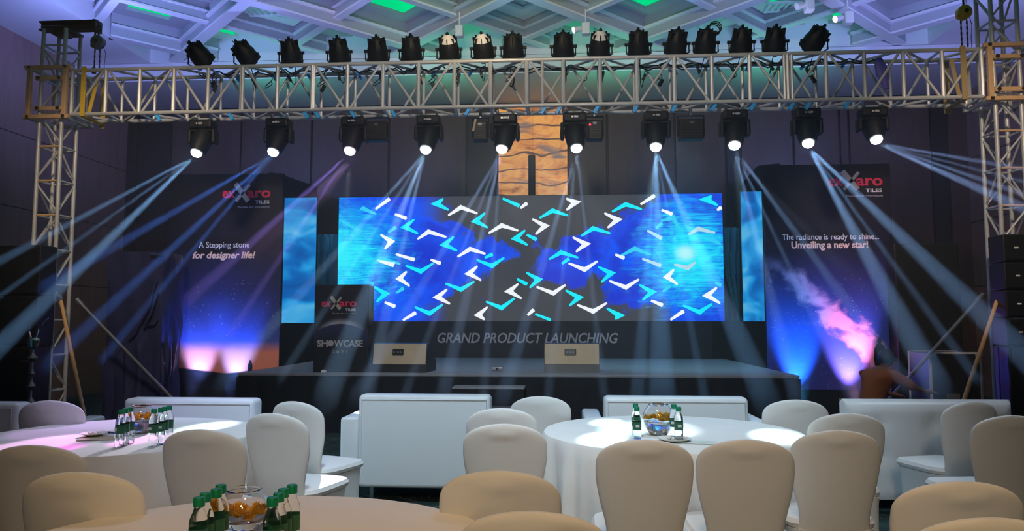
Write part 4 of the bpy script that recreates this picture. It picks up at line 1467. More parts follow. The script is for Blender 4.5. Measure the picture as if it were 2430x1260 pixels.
# rectangular LED fixtures between the heads
for (px, py, w_, lab, warm) in ((895, 312, 0.27, 'black rectangular wash light right of the violet moving head', 0), (1140, 312, 0.18, 'black wash light left of the fifth moving head, catching warm light', 1),
                                (1411, 310, 0.20, 'black wash light with red indicator right of the sixth moving head', 2), (1640, 308, 0.30, 'black rectangular wash light between seventh and eighth moving heads', 3)):
    q = at(px, py, YH)
    zt = zb_b - 0.03
    e = empty('wash_light', (q.x, YH + 0.02, zt), 0, lab, 'stage light', 'wash lights between the moving heads')
    cz = q.z - zt
    bo = MB().rbox((0, 0, cz), (w_, 0.16, 0.25), 0.012, 2).build('body', M['housing'], e)
    for s in (-1, 1):
        MB().rbox((s * (w_ / 2 + 0.012), 0, cz + 0.05), (0.01, 0.04, 0.25), 0.003, 1).build('yoke_arm', M['housing'], e)
    MB().rbox((0, 0, cz + 0.18), (w_ + 0.03, 0.04, 0.012), 0.003, 1).build('yoke_bridge', M['housing'], e)
    MB().tube((0, 0, cz + 0.18), (0, 0, 0.02), 0.02, 10).build('clamp', M['alu_dark'], e)
    m = MB()
    for k in range(7):
        m.box((0, -0.083, cz - 0.10 + k * 0.03), (w_ - 0.05, 0.008, 0.006))
    m.build('cooling_fins', M['black'], bo)
    MB().rbox((0, -0.083, cz + 0.08), (0.05, 0.004, 0.03), 0.003, 1).build('label_plate', M['alu_dark'], bo)
    if warm == 1:
        MB().rbox((-0.07, -0.06, cz + 0.07), (0.03, 0.05, 0.16), 0.004, 1, Matrix.Rotation(R(12), 3, 'Y')).build('warm_highlight', M['beige'], e)  # warm highlight on the housing put in as a beige strip
    if warm == 2:
        MB().tube((-0.06, -0.082, cz + 0.06), (-0.06, -0.09, cz + 0.06), 0.014, 10).build('indicator_lamp', glow('red_lamp', (1, 0.03, 0.05), 2.5), bo)

# ================================================================== HAZE
hz = newmat('stage_haze')
t = NT(hz)
t.n.remove(t.b)
vs_ = t.node('ShaderNodeVolumeScatter')
vs_.inputs['Color'].default_value = (0.9, 0.95, 1, 1)
vs_.inputs['Density'].default_value = 0.0145
vs_.inputs['Anisotropy'].default_value = 0.1
t.l.new(vs_.outputs[0], t.out.inputs['Volume'])
hm = MB().box((-0.6, 9.95, 2.16), (16.6, 7.4, 4.28)).build('stage_haze', hz)
hm['kind'] = 'stuff'
hm['label'] = 'thin theatrical haze in front of the stage that shows the beams'
hm['category'] = 'haze'

# ================================================================== SOUND STACKS AND CASES
def array_box(e, x0, x1, y, z0, z1, d, badge_x, mat_grille):
    w = x1 - x0
    MB().rbox(((x0 + x1) / 2, y + d / 2, (z0 + z1) / 2), (w, d, z1 - z0 - 0.008), 0.012, 2).build('cabinet', M['black'], e)
    gr = MB().rbox(((x0 + x1) / 2, y - 0.004, (z0 + z1) / 2), (w - 0.04, 0.012, z1 - z0 - 0.04), 0.006, 1).build('grille', mat_grille, e)
    if badge_x is not None:
        MB().rbox((badge_x, y - 0.013, (z0 + z1) / 2), (0.05, 0.006, 0.02), 0.003, 1).build('badge', M['white'], gr)


YSP = 8.7
# right line array (partly cut by the frame)
a_ = at(2379, 555, YSP)
z0 = at(2379, 822, YSP).z
n = 4
for k in range(n):
    e = empty('line_array_speaker', (a_.x + 0.35, YSP, 0), 0, ('topmost', 'second from top', 'third from top', 'lowest')[k] + ' black line array cabinet at the right edge', 'loudspeaker', 'line array cabinets at right')
    zz1 = a_.z - (a_.z - z0) * k / n
    zz0 = a_.z - (a_.z - z0) * (k + 1) / n
    array_box(e, -0.35, 0.35, 0, zz0, zz1, 0.30, -0.35 + (at(2411, 600, YSP).x - a_.x), M['black_matt'])
e = empty('subwoofer', (a_.x + 0.45, YSP, 0), 0, 'tall black subwoofer cabinet under the right line array', 'loudspeaker')
array_box(e, -0.45, 0.45, 0, 0, z0, 0.30, None, M['black_matt'])
# left stack
b_ = at(98, 580, YSP)
zb2 = at(98, 822, YSP).z
for k in range(2):
    e = empty('main_speaker', (b_.x - 0.4, YSP, 0), 0, ('upper', 'lower')[k] + ' black loudspeaker cabinet of the stack at the left edge', 'loudspeaker', 'left speaker stack')
    h = (b_.z - zb2) / 2
    array_box(e, -0.4, 0.4, 0, b_.z - h * (k + 1), b_.z - h * k, 0.30, None, M['black_matt'])
e = empty('subwoofer', (b_.x - 0.5, YSP - 0.1, 0), 0, 'black subwoofer cabinet at the foot of the left speaker stack', 'loudspeaker')
array_box(e, -0.5, 0.5, 0, 0, zb2, 0.36, None, M['black_matt'])

# plastic-covered stack beside the left tower
YC = 10.0
a_, b_ = at(248, 700, YC), at(388, 700, YC)
zt = at(320, 597, YC).z
w_ = b_.x - a_.x
e = empty('covered_stack', ((a_.x + b_.x) / 2, YC, 0), 0, 'tall equipment stack wrapped in glossy black plastic right of the left tower', 'covered equipment')
M['plastic'] = plain('black_plastic_sheet', (0.030, 0.034, 0.10), 0.22, 0, 0.3, 3)
rings = []
rr = random.Random(3)
for k in range(26):
    z = 0.01 + (zt - 0.01) * k / 25
    ring = []
    for i in range(60):
        u = i / 60 * 4
        s_, f = int(u), u % 1
        x, y = ((-1 + 2 * f, -1), (1, -1 + 2 * f), (1 - 2 * f, 1), (-1, 1 - 2 * f))[s_]
        wv = 0.012 * math.sin(i * 1.1 + k * 0.35) + 0.014 * math.sin(i * 0.37 - k * 0.7) + (0.02 * math.sin(i * 2.3) if k < 12 else 0)
        ring.append((x * (w_ / 2 - 0.03 + wv), 0.30 + y * (0.27 + wv), z))
    rings.append(ring)
MB().loft(rings).build('plastic_cover', M['plastic'], e, smooth=True)
for (x0_, z0_, x1_, z1_) in ((0.10, 1.35, 0.32, 2.0), (0.16, 1.30, 0.34, 1.85), (-0.05, 1.15, 0.10, 1.4), (0.22, 1.36, 0.36, 1.44)):
    MB().path([(x0_, -0.01, z0_), ((x0_ + x1_) / 2 + 0.03, -0.03, (z0_ + z1_) / 2 - 0.03), (x1_, -0.01, z1_)], 0.018).build('fold', M['plastic'], e, smooth=True)
MB().rbox((w_ / 2 - 0.12, -0.005, zt - 0.06), (0.2, 0.03, 0.05), 0.01, 1).build('handle_strip', M['black_gloss'], e)

# black cabinet behind right banner and flight case
YR = 10.6
a_, b_ = at(2126, 700, YR), at(2280, 700, YR)
zt = at(2200, 577, YR).z
tag(MB().rbox(((a_.x + b_.x) / 2, YR + 0.3, zt / 2), (b_.x - a_.x, 0.6, zt), 0.015, 2).build('black_cabinet', M['case']), 'tall plain black cabinet between the starry banner and right tower', 'cabinet')
YR = 9.75
a_, b_ = at(2206, 840, YR), at(2330, 840, YR)
zt = at(2260, 836, YR).z
w_ = b_.x - a_.x
e = empty('flight_case', ((a_.x + b_.x) / 2, YR, 0), 0, 'black road case with aluminium edges near the right brace poles', 'case')
MB().rbox((0, 0.3, zt / 2), (w_ - 0.02, 0.56, zt - 0.02), 0.008, 1).build('case_body', M['case'], e)
for x in (-1, 1):
    for y in (0.02, 0.58):
        MB().rbox((x * (w_ / 2 - 0.01), y, zt / 2), (0.03, 0.03, zt), 0.006, 1).build('edge_profile', M['alu'], e)
for y in (0.02, 0.58):
    MB().rbox((0, y, zt - 0.012), (w_, 0.03, 0.026), 0.006, 1).build('edge_profile', M['alu'], e)
MB().rbox((-0.05, 0.0, zt * 0.45), (0.16, 0.02, 0.09), 0.006, 1).build('recessed_handle', M['alu_dark'], e)
for x in (-1, 1):
    MB().rbox((x * w_ / 2 * 0.9, 0.0, zt - 0.03), (0.09, 0.045, 0.06), 0.012, 2).build('corner_guard', M['alu'], e)
# board at the foot of the right tower, violet light put into its colour
a_, b_ = at(2362, 880, 8.95), at(2398, 880, 8.95)
zt = at(2380, 822, 8.95).z
tag(MB().rbox(((a_.x + b_.x) / 2, 8.93, zt / 2), (b_.x - a_.x, 0.05, zt), 0.006, 1).build('violet_lit_board', M['steel_blue']), 'narrow violet-lit board standing at the foot of the right tower', 'board')

# ornamental stand at the left
YO = 8.15
q = at(75, 900, YO)
zt = at(75, 770, YO).z
e = empty('ornamental_stand', (q.x, YO, 0), 0, 'slim turned metal stand with forked top before the left speakers', 'stand')
prof = [(0.0, 0.0), (0.17, 0.0), (0.16, 0.02), (0.04, 0.06), (0.025, 0.12)]
z = 0.12
top = zt - 0.28
j = 0
while z < top:
    h = 0.11
    r0 = (0.045, 0.030, 0.052)[j % 3]
    prof += [(0.012, z + 0.01), (r0 * 0.7, z + h * 0.25), (r0, z + h * 0.5), (r0 * 0.6, z + h * 0.75), (0.012, z + h)]
    z += h + (0.03 if j % 2 else 0.07)
    j += 1
prof += [(0.012, top + 0.02), (0.0, top + 0.02)]
MB().lathe(prof, 16).build('turned_stem', M['alu_dark'], e, smooth=True)
MB().lathe([(0.0, top), (0.05, top + 0.02), (0.07, top + 0.10), (0.05, top + 0.13), (0.0, top + 0.14)], 16).build('cup', M['chrome'], e, smooth=True)
for s in (-1, 1):
    MB().path([(s * 0.03, 0, top + 0.12), (s * 0.06, 0, top + 0.20), (s * 0.045, 0, zt)], 0.012, 8).build('prong', M['chrome'], e, smooth=True)
MB().path([(0.03, 0, top + 0.14), (0.09, 0, top + 0.20), (0.12, -0.02, top + 0.30), (0.17, 0, top + 0.36)], 0.007, 8).build('curved_rod', M['chrome'], e, smooth=True)
MB().tube((-0.14, 0, top - 0.14), (0.16, 0, top - 0.13), 0.007).build('cross_rod', M['alu_dark'], e)

# cream box lying on the floor near the orange pole
q = at(212, 1000, 7.6)
tag(MB().rbox((q.x, 7.75, 0.06), (0.34, 0.30, 0.12), 0.02, 2, Matrix.Rotation(0.3, 3, 'Z')).build('cream_box', M['beige']), 'flat cream box on the floor beside the orange left pole', 'box')

# ================================================================== CHAIRS
def prof_half(z):
    P = [(0.42, 0.168), (0.47, 0.162), (0.52, 0.166), (0.58, 0.180), (0.64, 0.195), (0.70, 0.206), (0.75, 0.211), (0.79, 0.209)]
    if z >= 0.79:
        t_ = min(1.0, (z - 0.79) / 0.111)
        return 0.209 * (1 - t_ ** 2.25) ** (1 / 2.05)
    for (za, a), (zb3, b) in zip(P[:-1], P[1:]):
        if z <= zb3:
            f = max(0, (z - za) / (zb3 - za))
            return a + (b - a) * f
    return P[-1][1]


def make_chair(label, group):
    e = empty('banquet_chair', (0, 0, 0), 0, label, 'chair', group)
    # backrest under its stretch cover; the chair faces +y, back at y < 0
    rings = []
    zs_ = [0.42 + 0.37 * k / 12 for k in range(13)] + [0.79 + 0.111 * math.sin(PI / 2 * k / 12) for k in range(1, 13)]
    n = 52
    for z in zs_:
        hw = max(prof_half(z), 0.004)
        yb = -0.205 - 0.07 * (z - 0.42) / 0.48
        endf = 1.0 if z < 0.86 else max(0.35, 1 - ((z - 0.86) / 0.041) ** 2 * 0.65)
        th = 0.025 * endf
        ring = []
        for i in range(n):
            a = 2 * PI * i / n
            c, s = math.cos(a), math.sin(a)
            x = hw * math.copysign(abs(c) ** 0.62, c)
            y = th * math.copysign(abs(s) ** 0.80, s)
            bow = 0.030 * (x / 0.21) ** 2
            if s < -0.2:
                g = 1 - (x / 0.075) ** 2 - ((z - 0.845) / 0.022) ** 2
                if g > 0:
                    y -= 0.004 * min(1, g * 2)
            ring.append((x, yb + y + bow, z))
        rings.append(ring)
    MB().loft(rings).build('backrest', M['chair'], e, smooth=True)
    # seat pad
    def rr_(hx, y0, y1, z, k=0.4, n=40, pinch=0.0):
        r = []
        cy, hy = (y0 + y1) / 2, (y1 - y0) / 2
        for i in range(n):
            a = 2 * PI * i / n
            c, s = math.cos(a), math.sin(a)
            px_ = 1 - pinch * (1 - abs(math.sin(2 * a)))
            r.append((hx * px_ * math.copysign(abs(c) ** k, c), cy + hy * px_ * math.copysign(abs(s) ** k, s), z))
        return r
    MB().loft([rr_(0.19, -0.19, 0.21, 0.425), rr_(0.212, -0.205, 0.235, 0.435), rr_(0.218, -0.21, 0.24, 0.455), rr_(0.205, -0.20, 0.228, 0.475), rr_(0.12, -0.12, 0.14, 0.482)]).build('seat', M['chair'], e, smooth=True)
    MB().loft([rr_(0.205, -0.222, 0.222, 0.43), rr_(0.200, -0.220, 0.215, 0.38, pinch=0.02), rr_(0.195, -0.222, 0.21, 0.26, pinch=0.07), rr_(0.205, -0.235, 0.222, 0.12, pinch=0.09),
               rr_(0.222, -0.25, 0.24, 0.03, pinch=0.09), rr_(0.225, -0.253, 0.243, 0.008, pinch=0.09)]).build('skirt', M['chair'], e, smooth=True)
    for sx in (-1, 1):
        for y in (-0.235, 0.225):
            MB().lathe([(0.0, 0.0), (0.022, 0.0), (0.024, 0.03), (0.018, 0.07), (0.0, 0.07)], 12, (sx * 0.205, y, 0)).build('foot_pocket', M['chair'], e, smooth=True)
    return e


CHAIRS = [  # centre px, top py, turn in degrees (positive = turned to the left), label
    (1530, 1042, 0, 'left of the two big tan-white chairs backing this way at the right-centre table', 'R'),
    (1770, 1042, 0, 'right of the two big tan-white chairs backing this way at the right-centre table', 'R'),
    (1985, 1020, 2, 'grey-white covered chair right of the tan pair, its skirt reaching the floor', 'R'),
    (2010, 980, 0, 'grey-white covered chair peeking out just behind the one at the table right', 'R'),
    (1888, 948, -4, 'small white covered chair at the far right side of the right-centre table', 'R'),
    (1197, 1005, 0, 'grey-white covered chair at the left of the right-centre table, nearer one', 'R'),
    (1190, 968, 0, 'white covered chair directly behind the nearer left one of right-centre table', 'R'),
    (1282, 940, 0, 'white covered chair farthest left-back of the right-centre table, by the stage steps', 'R'),
    (480, 1018, -3, 'grey-blue covered chair in front of the left table, before the bottles', 'L'),
    (652, 980, -16, 'grey-white covered chair at right of the left table with lit seat', 'L'),
    (702, 952, -22, 'white covered chair farthest right of the left table beside the long white sofa', 'L'),
    (120, 950, 6, 'violet-white covered chair on the far side of the left table', 'L'),
    (82, 1055, 4, 'taupe covered chair cut by the left edge of the picture', 'L'),
    (192, 1118, 3, 'tan covered chair at left foreground, behind the near table', 'N'),
    (1185, 1115, 0, 'tan covered chair standing right of the near table, in bottom middle', 'N'),
    (1265, 1210, -2, 'tan chair top cut by the bottom edge right of the near table', 'N'),
    (2305, 952, 16, 'pale covered chair in front of the tufted sofa at right', 'F'),
    (2395, 985, 8, 'large white covered chair cut by the right edge, brightly rimmed', 'F'),
    (2278, 1140, 2, 'tan covered chair in the bottom right corner, farther one', 'F'),
    (2350, 1225, 0, 'nearest tan chair top at the bottom right corner', 'F')]
GR = {'R': 'covered chairs round the right-centre table', 'L': 'covered chairs round the left table', 'N': 'covered chairs by the near table', 'F': 'covered chairs at far right'}
chair0 = None
for px, py, rz, lab, g in CHAIRS:
    top = atz(px, py, 0.90)
    rz = R(rz)
    back = Vector((0, -0.255, 0))
    rb = Matrix.Rotation(rz, 3, 'Z') @ back
    loc = (top.x - rb.x, top.y - rb.y, 0)
    if chair0 is None:
        chair0 = make_chair(lab, GR[g])
        chair0.location = loc
        chair0.rotation_euler = (0, 0, rz)
    else:
        copy_tree(chair0, loc, rz, lab, GR[g])

# ================================================================== SOFAS
def sofa(px0, px1, py, label, tuft=False, rz=0.0, arm=True, ztop=0.835):
    a, b = atz(px0, py, ztop), atz(px1, py, ztop)
    w = (b - a).length
    cx, cy = (a.x + b.x) / 2, (a.y + b.y) / 2
    e = empty('white_sofa', (cx, cy, 0), rz, label, 'sofa', 'white lounge sofas facing the stage')
    m = MB()
    if tuft:
        rings = []
        nx, nz = 60, 30
        # cushioned tufted back as one pillowed slab
        def pt(u, v, s):
            x = (u - 0.5) * w
            z = 0.12 + v * (ztop - 0.12)
            edge = min(u * w, (1 - u) * w, (1 - v) * 0.7, v * 0.5 + 0.05)
            th = 0.09 * min(1, max(0.0, edge / 0.08)) ** 0.4
            d = 0
            for bz in (0.66, 0.43):
                for k in range(-3, 4):
                    bx = k * 0.38 + 0.02
                    rr2 = ((x - bx) ** 2 + (z - bz) ** 2)
                    d += 0.030 * math.exp(-rr2 / 0.0035)
            return (x, s * (th - d), z)
        vs, fs = [], []
        for s in (-1, 1):
            o = len(vs)
            for j in range(nz + 1):
                for i in range(nx + 1):
                    vs.append(pt(i / nx, j / nz, s))
            for j in range(nz):
                for i in range(nx):
                    k = o + j * (nx + 1) + i
                    fs.append((k, k + 1, k + nx + 2, k + nx + 1))
        m.add(vs, fs)
        bk_ = m.build('back_cushion', M['sofa'], e, smooth=True, merge=True)
        for bz in (0.66, 0.43):
            for k in range(-1, 2):
                MB().lathe([(0.014, -0.003), (0.012, 0.004), (0.0, 0.007)], 12, (k * 0.38 + 0.02, -0.062, bz), Matrix.Rotation(PI / 2, 3, 'X')).build('tuft_button', M['sofa'], bk_)
    else:
        m.rbox((0, 0.09, (0.12 + ztop) / 2), (w, 0.17, ztop - 0.12), 0.035, 4)
        bk_ = m.build('backrest', M['sofa'], e, smooth=True)
        MB().path([(-w / 2 + 0.03, 0.0, 0.125 + 0.03), (-w / 2 + 0.03, 0.0, ztop - 0.035), (w / 2 - 0.03, 0.0, ztop - 0.035), (w / 2 - 0.03, 0.0, 0.155)], 0.004).build('piping', M['sofa'], bk_, smooth=True)
    MB().rbox((0, 0.48, 0.22), (w, 0.62, 0.20), 0.02, 2).build('seat_base', M['sofa'], e, smooth=True)
    for s in (-1, 1):
        MB().rbox((s * w / 4, 0.50, 0.38), (w / 2 - 0.01, 0.60, 0.13), 0.035, 3).build('seat_cushion', M['sofa'], e, smooth=True)
        if arm:
            MB().rbox((s * (w / 2 + 0.075), 0.42, 0.39), (0.145, 0.78, 0.53), 0.022, 3).build('armrest', M['sofa'], e, smooth=True)
        for y in (0.08, 0.74):
            MB().tube((s * (w / 2 - 0.10), y, 0.0), (s * (w / 2 - 0.10), y, 0.13), 0.02, 10).build('leg', M['chrome'], e, smooth=True)
    return e


sofa(847, 1164, 938, 'large white box sofa in the middle with its back this way')
sofa(285, 606, 947, 'white sofa behind the left table, tinted blue-violet')
sofa(1434, 1774, 943, 'white sofa behind the right-centre table, facing the stage')
sofa(1995, 2388, 947, 'button-tufted white sofa at the right behind the covered chairs', True, 0.02)
sofa(-330, 47, 956, 'white sofa cut by the left edge of the picture', False, 0.0, True)

# ================================================================== TABLES
def table(cx, cy, r, label, seed, nf=22):
    e = empty('round_table', (cx, cy, 0), 0, label, 'table', 'round tables with floor-length cloths')
    MB().lathe([(0.0, 0.715), (r - 0.01, 0.715), (r - 0.01, 0.742), (0.0, 0.742)], 64).build('tabletop', M['beige'], e)
    rnd = random.Random(seed)
    ph = [rnd.uniform(0, 6.28) for _ in range(4)]

    def wob(a, k):
        f = [0, 0, 0, 0.002, 0.006, 0.018, 0.030, 0.042, 0.052, 0.058][min(k, 9)]
        return 1 + f * (math.sin(nf * a + ph[0]) * 0.6 + math.sin((nf * 0.5 + 1) * a + ph[1]) * 0.5 + 0.3 * math.sin(2 * nf * a + ph[2])) + f * 0.8
    prof = [(0.0, 0.750), (r * 0.5, 0.750), (r * 0.97, 0.750), (r + 0.002, 0.746), (r + 0.010, 0.730), (r + 0.012, 0.66), (r + 0.008, 0.52), (r + 0.002, 0.35), (r, 0.18), (r, 0.012)]
    MB().lathe(prof, 180, wob=wob).build('tablecloth', M['cloth'], e, smooth=True)
    MB().lathe([(0.0, 0.0), (0.30, 0.0), (0.30, 0.03), (0.05, 0.06), (0.05, 0.71), (0.0, 0.71)], 24).build('pedestal', M['black'], e)
    return e


far2 = atz(1590, 985, 0.75)
c2 = atz(1585, 1018, 0.75)
c1 = atz(318, 1022, 0.75)


def table_at(pxc, far_y, r):
    """centre of a round table whose far rim is seen at far_y, centred on pxc"""
    fwd = CM @ Vector((0, 0, -1))
    fwd = Vector((fwd.x, fwd.y, 0)).normalized()
    right = Vector((fwd.y, -fwd.x, 0))
    p = atz(pxc, far_y, 0.75)
    D = p.xy.dot(fwd.xy) - r
    # lateral position at the centre depth
    X = (pxc - 1215) / F * D * 1.0
    return fwd * D + right * X


T2 = table_at(1588, 985, 0.76)
T1 = table_at(300, 990, 0.76)
T3 = table_at(575, 1175, 0.76)
table(T2.x, T2.y, 0.76, 'round white table right of centre with bowl and two bottle groups', 1)
table(T1.x, T1.y, 0.76, 'round white table at left, streaked with violet and white light', 2)
table(T3.x, T3.y, 0.76, 'near round table with beige-lit cloth cut by the bottom edge', 5)


# ---- water bottles
def make_bottle(label, group):
    e = empty('water_bottle', (0, 0, 0), 0, label, 'bottle', group)
    MB().lathe([(0.0, 0.0), (0.020, 0.0), (0.0236, 0.006), (0.0236, 0.03), (0.022, 0.04), (0.0236, 0.05), (0.0236, 0.126), (0.0222, 0.138), (0.0150, 0.156), (0.0120, 0.166), (0.0120, 0.172), (0.0, 0.172)], 24).build('body', M['bottle'], e, smooth=True)
    lb = MB().lathe([(0.0238, 0.070), (0.0241, 0.072), (0.0241, 0.112), (0.0238, 0.114)], 24).build('label_band', M['green_label'], e, smooth=True)
    MB().rbox((0, -0.0240, 0.093), (0.020, 0.002, 0.014), 0.0008, 1).build('label_print', M['label_white'], lb)
    MB().lathe([(0.0, 0.170), (0.0148, 0.170), (0.0148, 0.190), (0.0135, 0.193), (0.0, 0.193)], 20).build('cap', M['green_cap'], e, smooth=True)
    return e


bt = None
BOT = []
nearn = ['nearest', 'second nearest', 'second farthest', 'farthest']
for k, (px, py) in enumerate(((473, 1181), (483, 1174), (500, 1166), (518, 1157))):
    BOT.append((px, py, nearn[k] + ' green-capped bottle left of the bowl on the near table', 'green-capped bottles on the near table'))
for k, (px, py) in enumerate(((647, 1181), (657, 1174), (667, 1166), (681, 1157))):
    BOT.append((px, py, nearn[k] + ' green-capped bottle right of the bowl on the near table', 'green-capped bottles on the near table'))
for k, (px, py) in enumerate(((287, 973), (298, 970), (310, 967))):
    BOT.append((px, py, ('leftmost', 'middle', 'rightmost')[k] + ' of three bottles left of the bowl on the left table', 'bottles on the left table'))
for k, (px, py) in enumerate(((366, 971), (379, 969), (391, 966), (402, 963))):
    BOT.append((px, py, ('leftmost', 'second from left', 'second from right', 'rightmost')[k] + ' of four bottles right of the bowl on the left table', 'bottles on the left table'))
for k, (px, py) in enumerate(((1508, 958), (1511, 966), (1599, 960), (1610, 966))):
    BOT.append((px, py, ('farther bottle left', 'nearer bottle left', 'left one of the bottles right', 'right one of the bottles right')[k] + ' of the bowl on the right-centre table', 'bottles on the right-centre table'))
placed = []
for px, py, lab, g in BOT:
    q = atz(px, py, 0.75 + 0.192)
    # keep neighbours a bottle's width apart
    for _ in range(12):
        for p in placed:
            d = Vector((q.x - p.x, q.y - p.y))
            if 1e-6 < d.length < 0.049:
                d = d.normalized() * (0.050 - d.length)
                q.x += d.x
                q.y += d.y
    placed.append(q)
    loc = (q.x, q.y, 0.7505)
    if bt is None:
        bt = make_bottle(lab, g)
        bt.location = loc
    else:
        copy_tree(bt, loc, random.uniform(-0.6, 0.6), lab, g)


# ---- flower bowls
def bowl(px, py, s, label, seed, yellow=False):
    q = atz(px, py, 0.752)
    wl0 = label
    e = empty('flower_bowl', (q.x, q.y, 0.7505), 0, label, 'bowl', 'glass flower bowls on the tables')
    r = 0.088 * s
    out = [(0.0, 0.0), (0.045 * s, 0.0)]
    for k in range(1, 13):
        a = -1.02 + k * (1.02 + 0.93) / 12
        out.append((r * math.cos(a), 0.087 * s + r * 1.06 * math.sin(a)))
    top = out[-1]
    out += [(top[0] + 0.004, top[1] + 0.006 * s), (top[0] + 0.001, top[1] + 0.009 * s)]
    inn = [(max(0.0, x - 0.003), z + 0.003 * (1 if i < 2 else 0)) for i, (x, z) in enumerate(out[:-2])][::-1]
    MB().lathe(out + inn, 40).build('glass_bowl', M['glass'], e, smooth=True)
    wl_ = 0.074 * s
    wp = [(0.0, 0.006)] + [(x - 0.0045, z + 0.001) for x, z in out[1:] if z < wl_ and x > 0.01] + [(r * 0.93, wl_), (0.0, wl_)]
    MB().lathe(wp, 40).build('water', M['water'], e, smooth=True)
    rnd = random.Random(seed)
    cnt = 0
    for ring_r, nn in ((0.0, 1), (0.036 * s, 5), (0.066 * s, 9)):
        for k in range(nn):
            a = 2 * PI * k / nn + rnd.uniform(-0.2, 0.2)
            fx, fy = ring_r * math.cos(a), ring_r * math.sin(a)
            fz = wl_ + 0.008 + rnd.uniform(0, 0.022) * s
            m = MB()
            tilt = Matrix.Rotation(rnd.uniform(-0.5, 0.5), 3, 'X') @ Matrix.Rotation(rnd.uniform(-0.5, 0.5), 3, 'Y')
            npet = 11
            R0 = 0.023 * s
            for layer, (rad, lift) in enumerate(((1.0, 0.0), (0.72, 0.4), (0.4, 0.65))):
                for p in range(npet - layer * 2):
                    b = 2 * PI * p / (npet - layer * 2) + layer * 0.3
                    u = Vector((math.cos(b), math.sin(b), 0))
                    v = Vector((-math.sin(b), math.cos(b), 0))
                    pts = [Vector((0, 0, 0.001)), u * R0 * rad * 0.6 + v * R0 * 0.26 + Vector((0, 0, R0 * lift * 0.5)), u * R0 * rad + Vector((0, 0, R0 * (lift + 0.2))), u * R0 * rad * 0.6 - v * R0 * 0.26 + Vector((0, 0, R0 * lift * 0.5))]
                    pts2 = [p_ + Vector((0, 0, 0.0012)) for p_ in pts]
                    vs = [tilt @ p_ + Vector((fx, fy, fz)) for p_ in pts + pts2]
                    m.add(vs, [(3, 2, 1, 0), (4, 5, 6, 7), (0, 1, 5, 4), (1, 2, 6, 5), (2, 3, 7, 6), (3, 0, 4, 7)])
            o = m.build('marigold', M['petal_y'] if (yellow and k % 2) else M['petal'])
            o.location = (q.x, q.y, 0.7505)
            col_ = 'pale yellow' if (yellow and k % 2) else 'orange'
            tag(o, col_ + ' flower head floating in the glass bowl ' + label[label.index('on the'):].split(',')[0], 'flower', 'floating flowers ' + label[label.index('on the'):].split(',')[0])
            cnt += 1
    return e


bowl(576, 1283, 0.90, 'glass fishbowl of orange flowers on the near table, largest in view', 1)
bowl(332, 1027, 0.95, 'glass fishbowl of orange flowers on the left table', 2)
bowl(1563, 1031, 1.04, 'glass fishbowl of pale orange flowers on the right-centre table', 3, True)

# ---- papers, pen, saucer, napkins
q = atz(243, 1040, 0.752)
tag(MB().rbox((q.x, q.y, 0.7535), (0.22, 0.15, 0.004), 0.001, 1, Matrix.Rotation(0.25, 3, 'Z')).build('menu_card', M['beige']), 'pale folded card lying left of the bottles on the left table', 'card')
q = atz(232, 1033, 0.757)
e = empty('saucer', (q.x - 0.02, q.y, 0.7565), 0, 'white saucer holding candies on the card on the left table', 'saucer')
MB().lathe([(0.0, 0.0), (0.04, 0.0), (0.07, 0.012), (0.071, 0.015), (0.04, 0.005), (0.0, 0.004)], 32).build('dish', M['white'], e, smooth=True)
for k in range(5):
    MB().lathe([(0.0, -0.008), (0.009, -0.003), (0.009, 0.003), (0.0, 0.008)], 10, (0.025 * math.cos(k * 1.3), 0.025 * math.sin(k * 1.3), 0.014)).build('candy', M['white'], e, smooth=True)
q = atz(268, 1029, 0.757)
e = empty('pen', (q.x, q.y, 0.762), -0.35, 'dark blue pen resting near the left bottles on the left table', 'pen')
MB().tube((-0.06, 0, 0), (0.05, 0, 0), 0.005, 10).build('barrel', M['steel_blue'], e, smooth=True)
MB().tube((0.05, 0, 0), (0.07, 0, 0), 0.005, 10, 0.001).build('tip', M['chrome'], e, smooth=True)
MB().tube((-0.065, 0, 0), (-0.02, 0, 0), 0.0062, 10).build('pen_cap', M['black'], e, smooth=True)
q = atz(1600, 1046, 0.752)
e = empty('saucer', (q.x, q.y, 0.7505), 0, 'white saucer with wrapped candies before the bowl on the right-centre table', 'saucer')
MB().lathe([(0.0, 0.0), (0.05, 0.0), (0.09, 0.015), (0.091, 0.018), (0.05, 0.006), (0.0, 0.005)], 32).build('dish', M['white'], e, smooth=True)
for k in range(6):
    MB().lathe([(0.0, -0.01), (0.011, -0.003), (0.011, 0.003), (0.0, 0.01)], 10, (0.03 * math.cos(k * 1.1), 0.03 * math.sin(k * 1.1), 0.018)).build('candy', M['blue_tape'] if k == 1 else M['white'], e, smooth=True)
q = atz(1652, 1050, 0.752)
tag(MB().rbox((q.x, q.y, 0.753), (0.22, 0.10, 0.003), 0.001, 1, Matrix.Rotation(-0.1, 3, 'Z')).build('notepad', M['label_white']), 'pale card lying right of the saucer on the right-centre table', 'card')

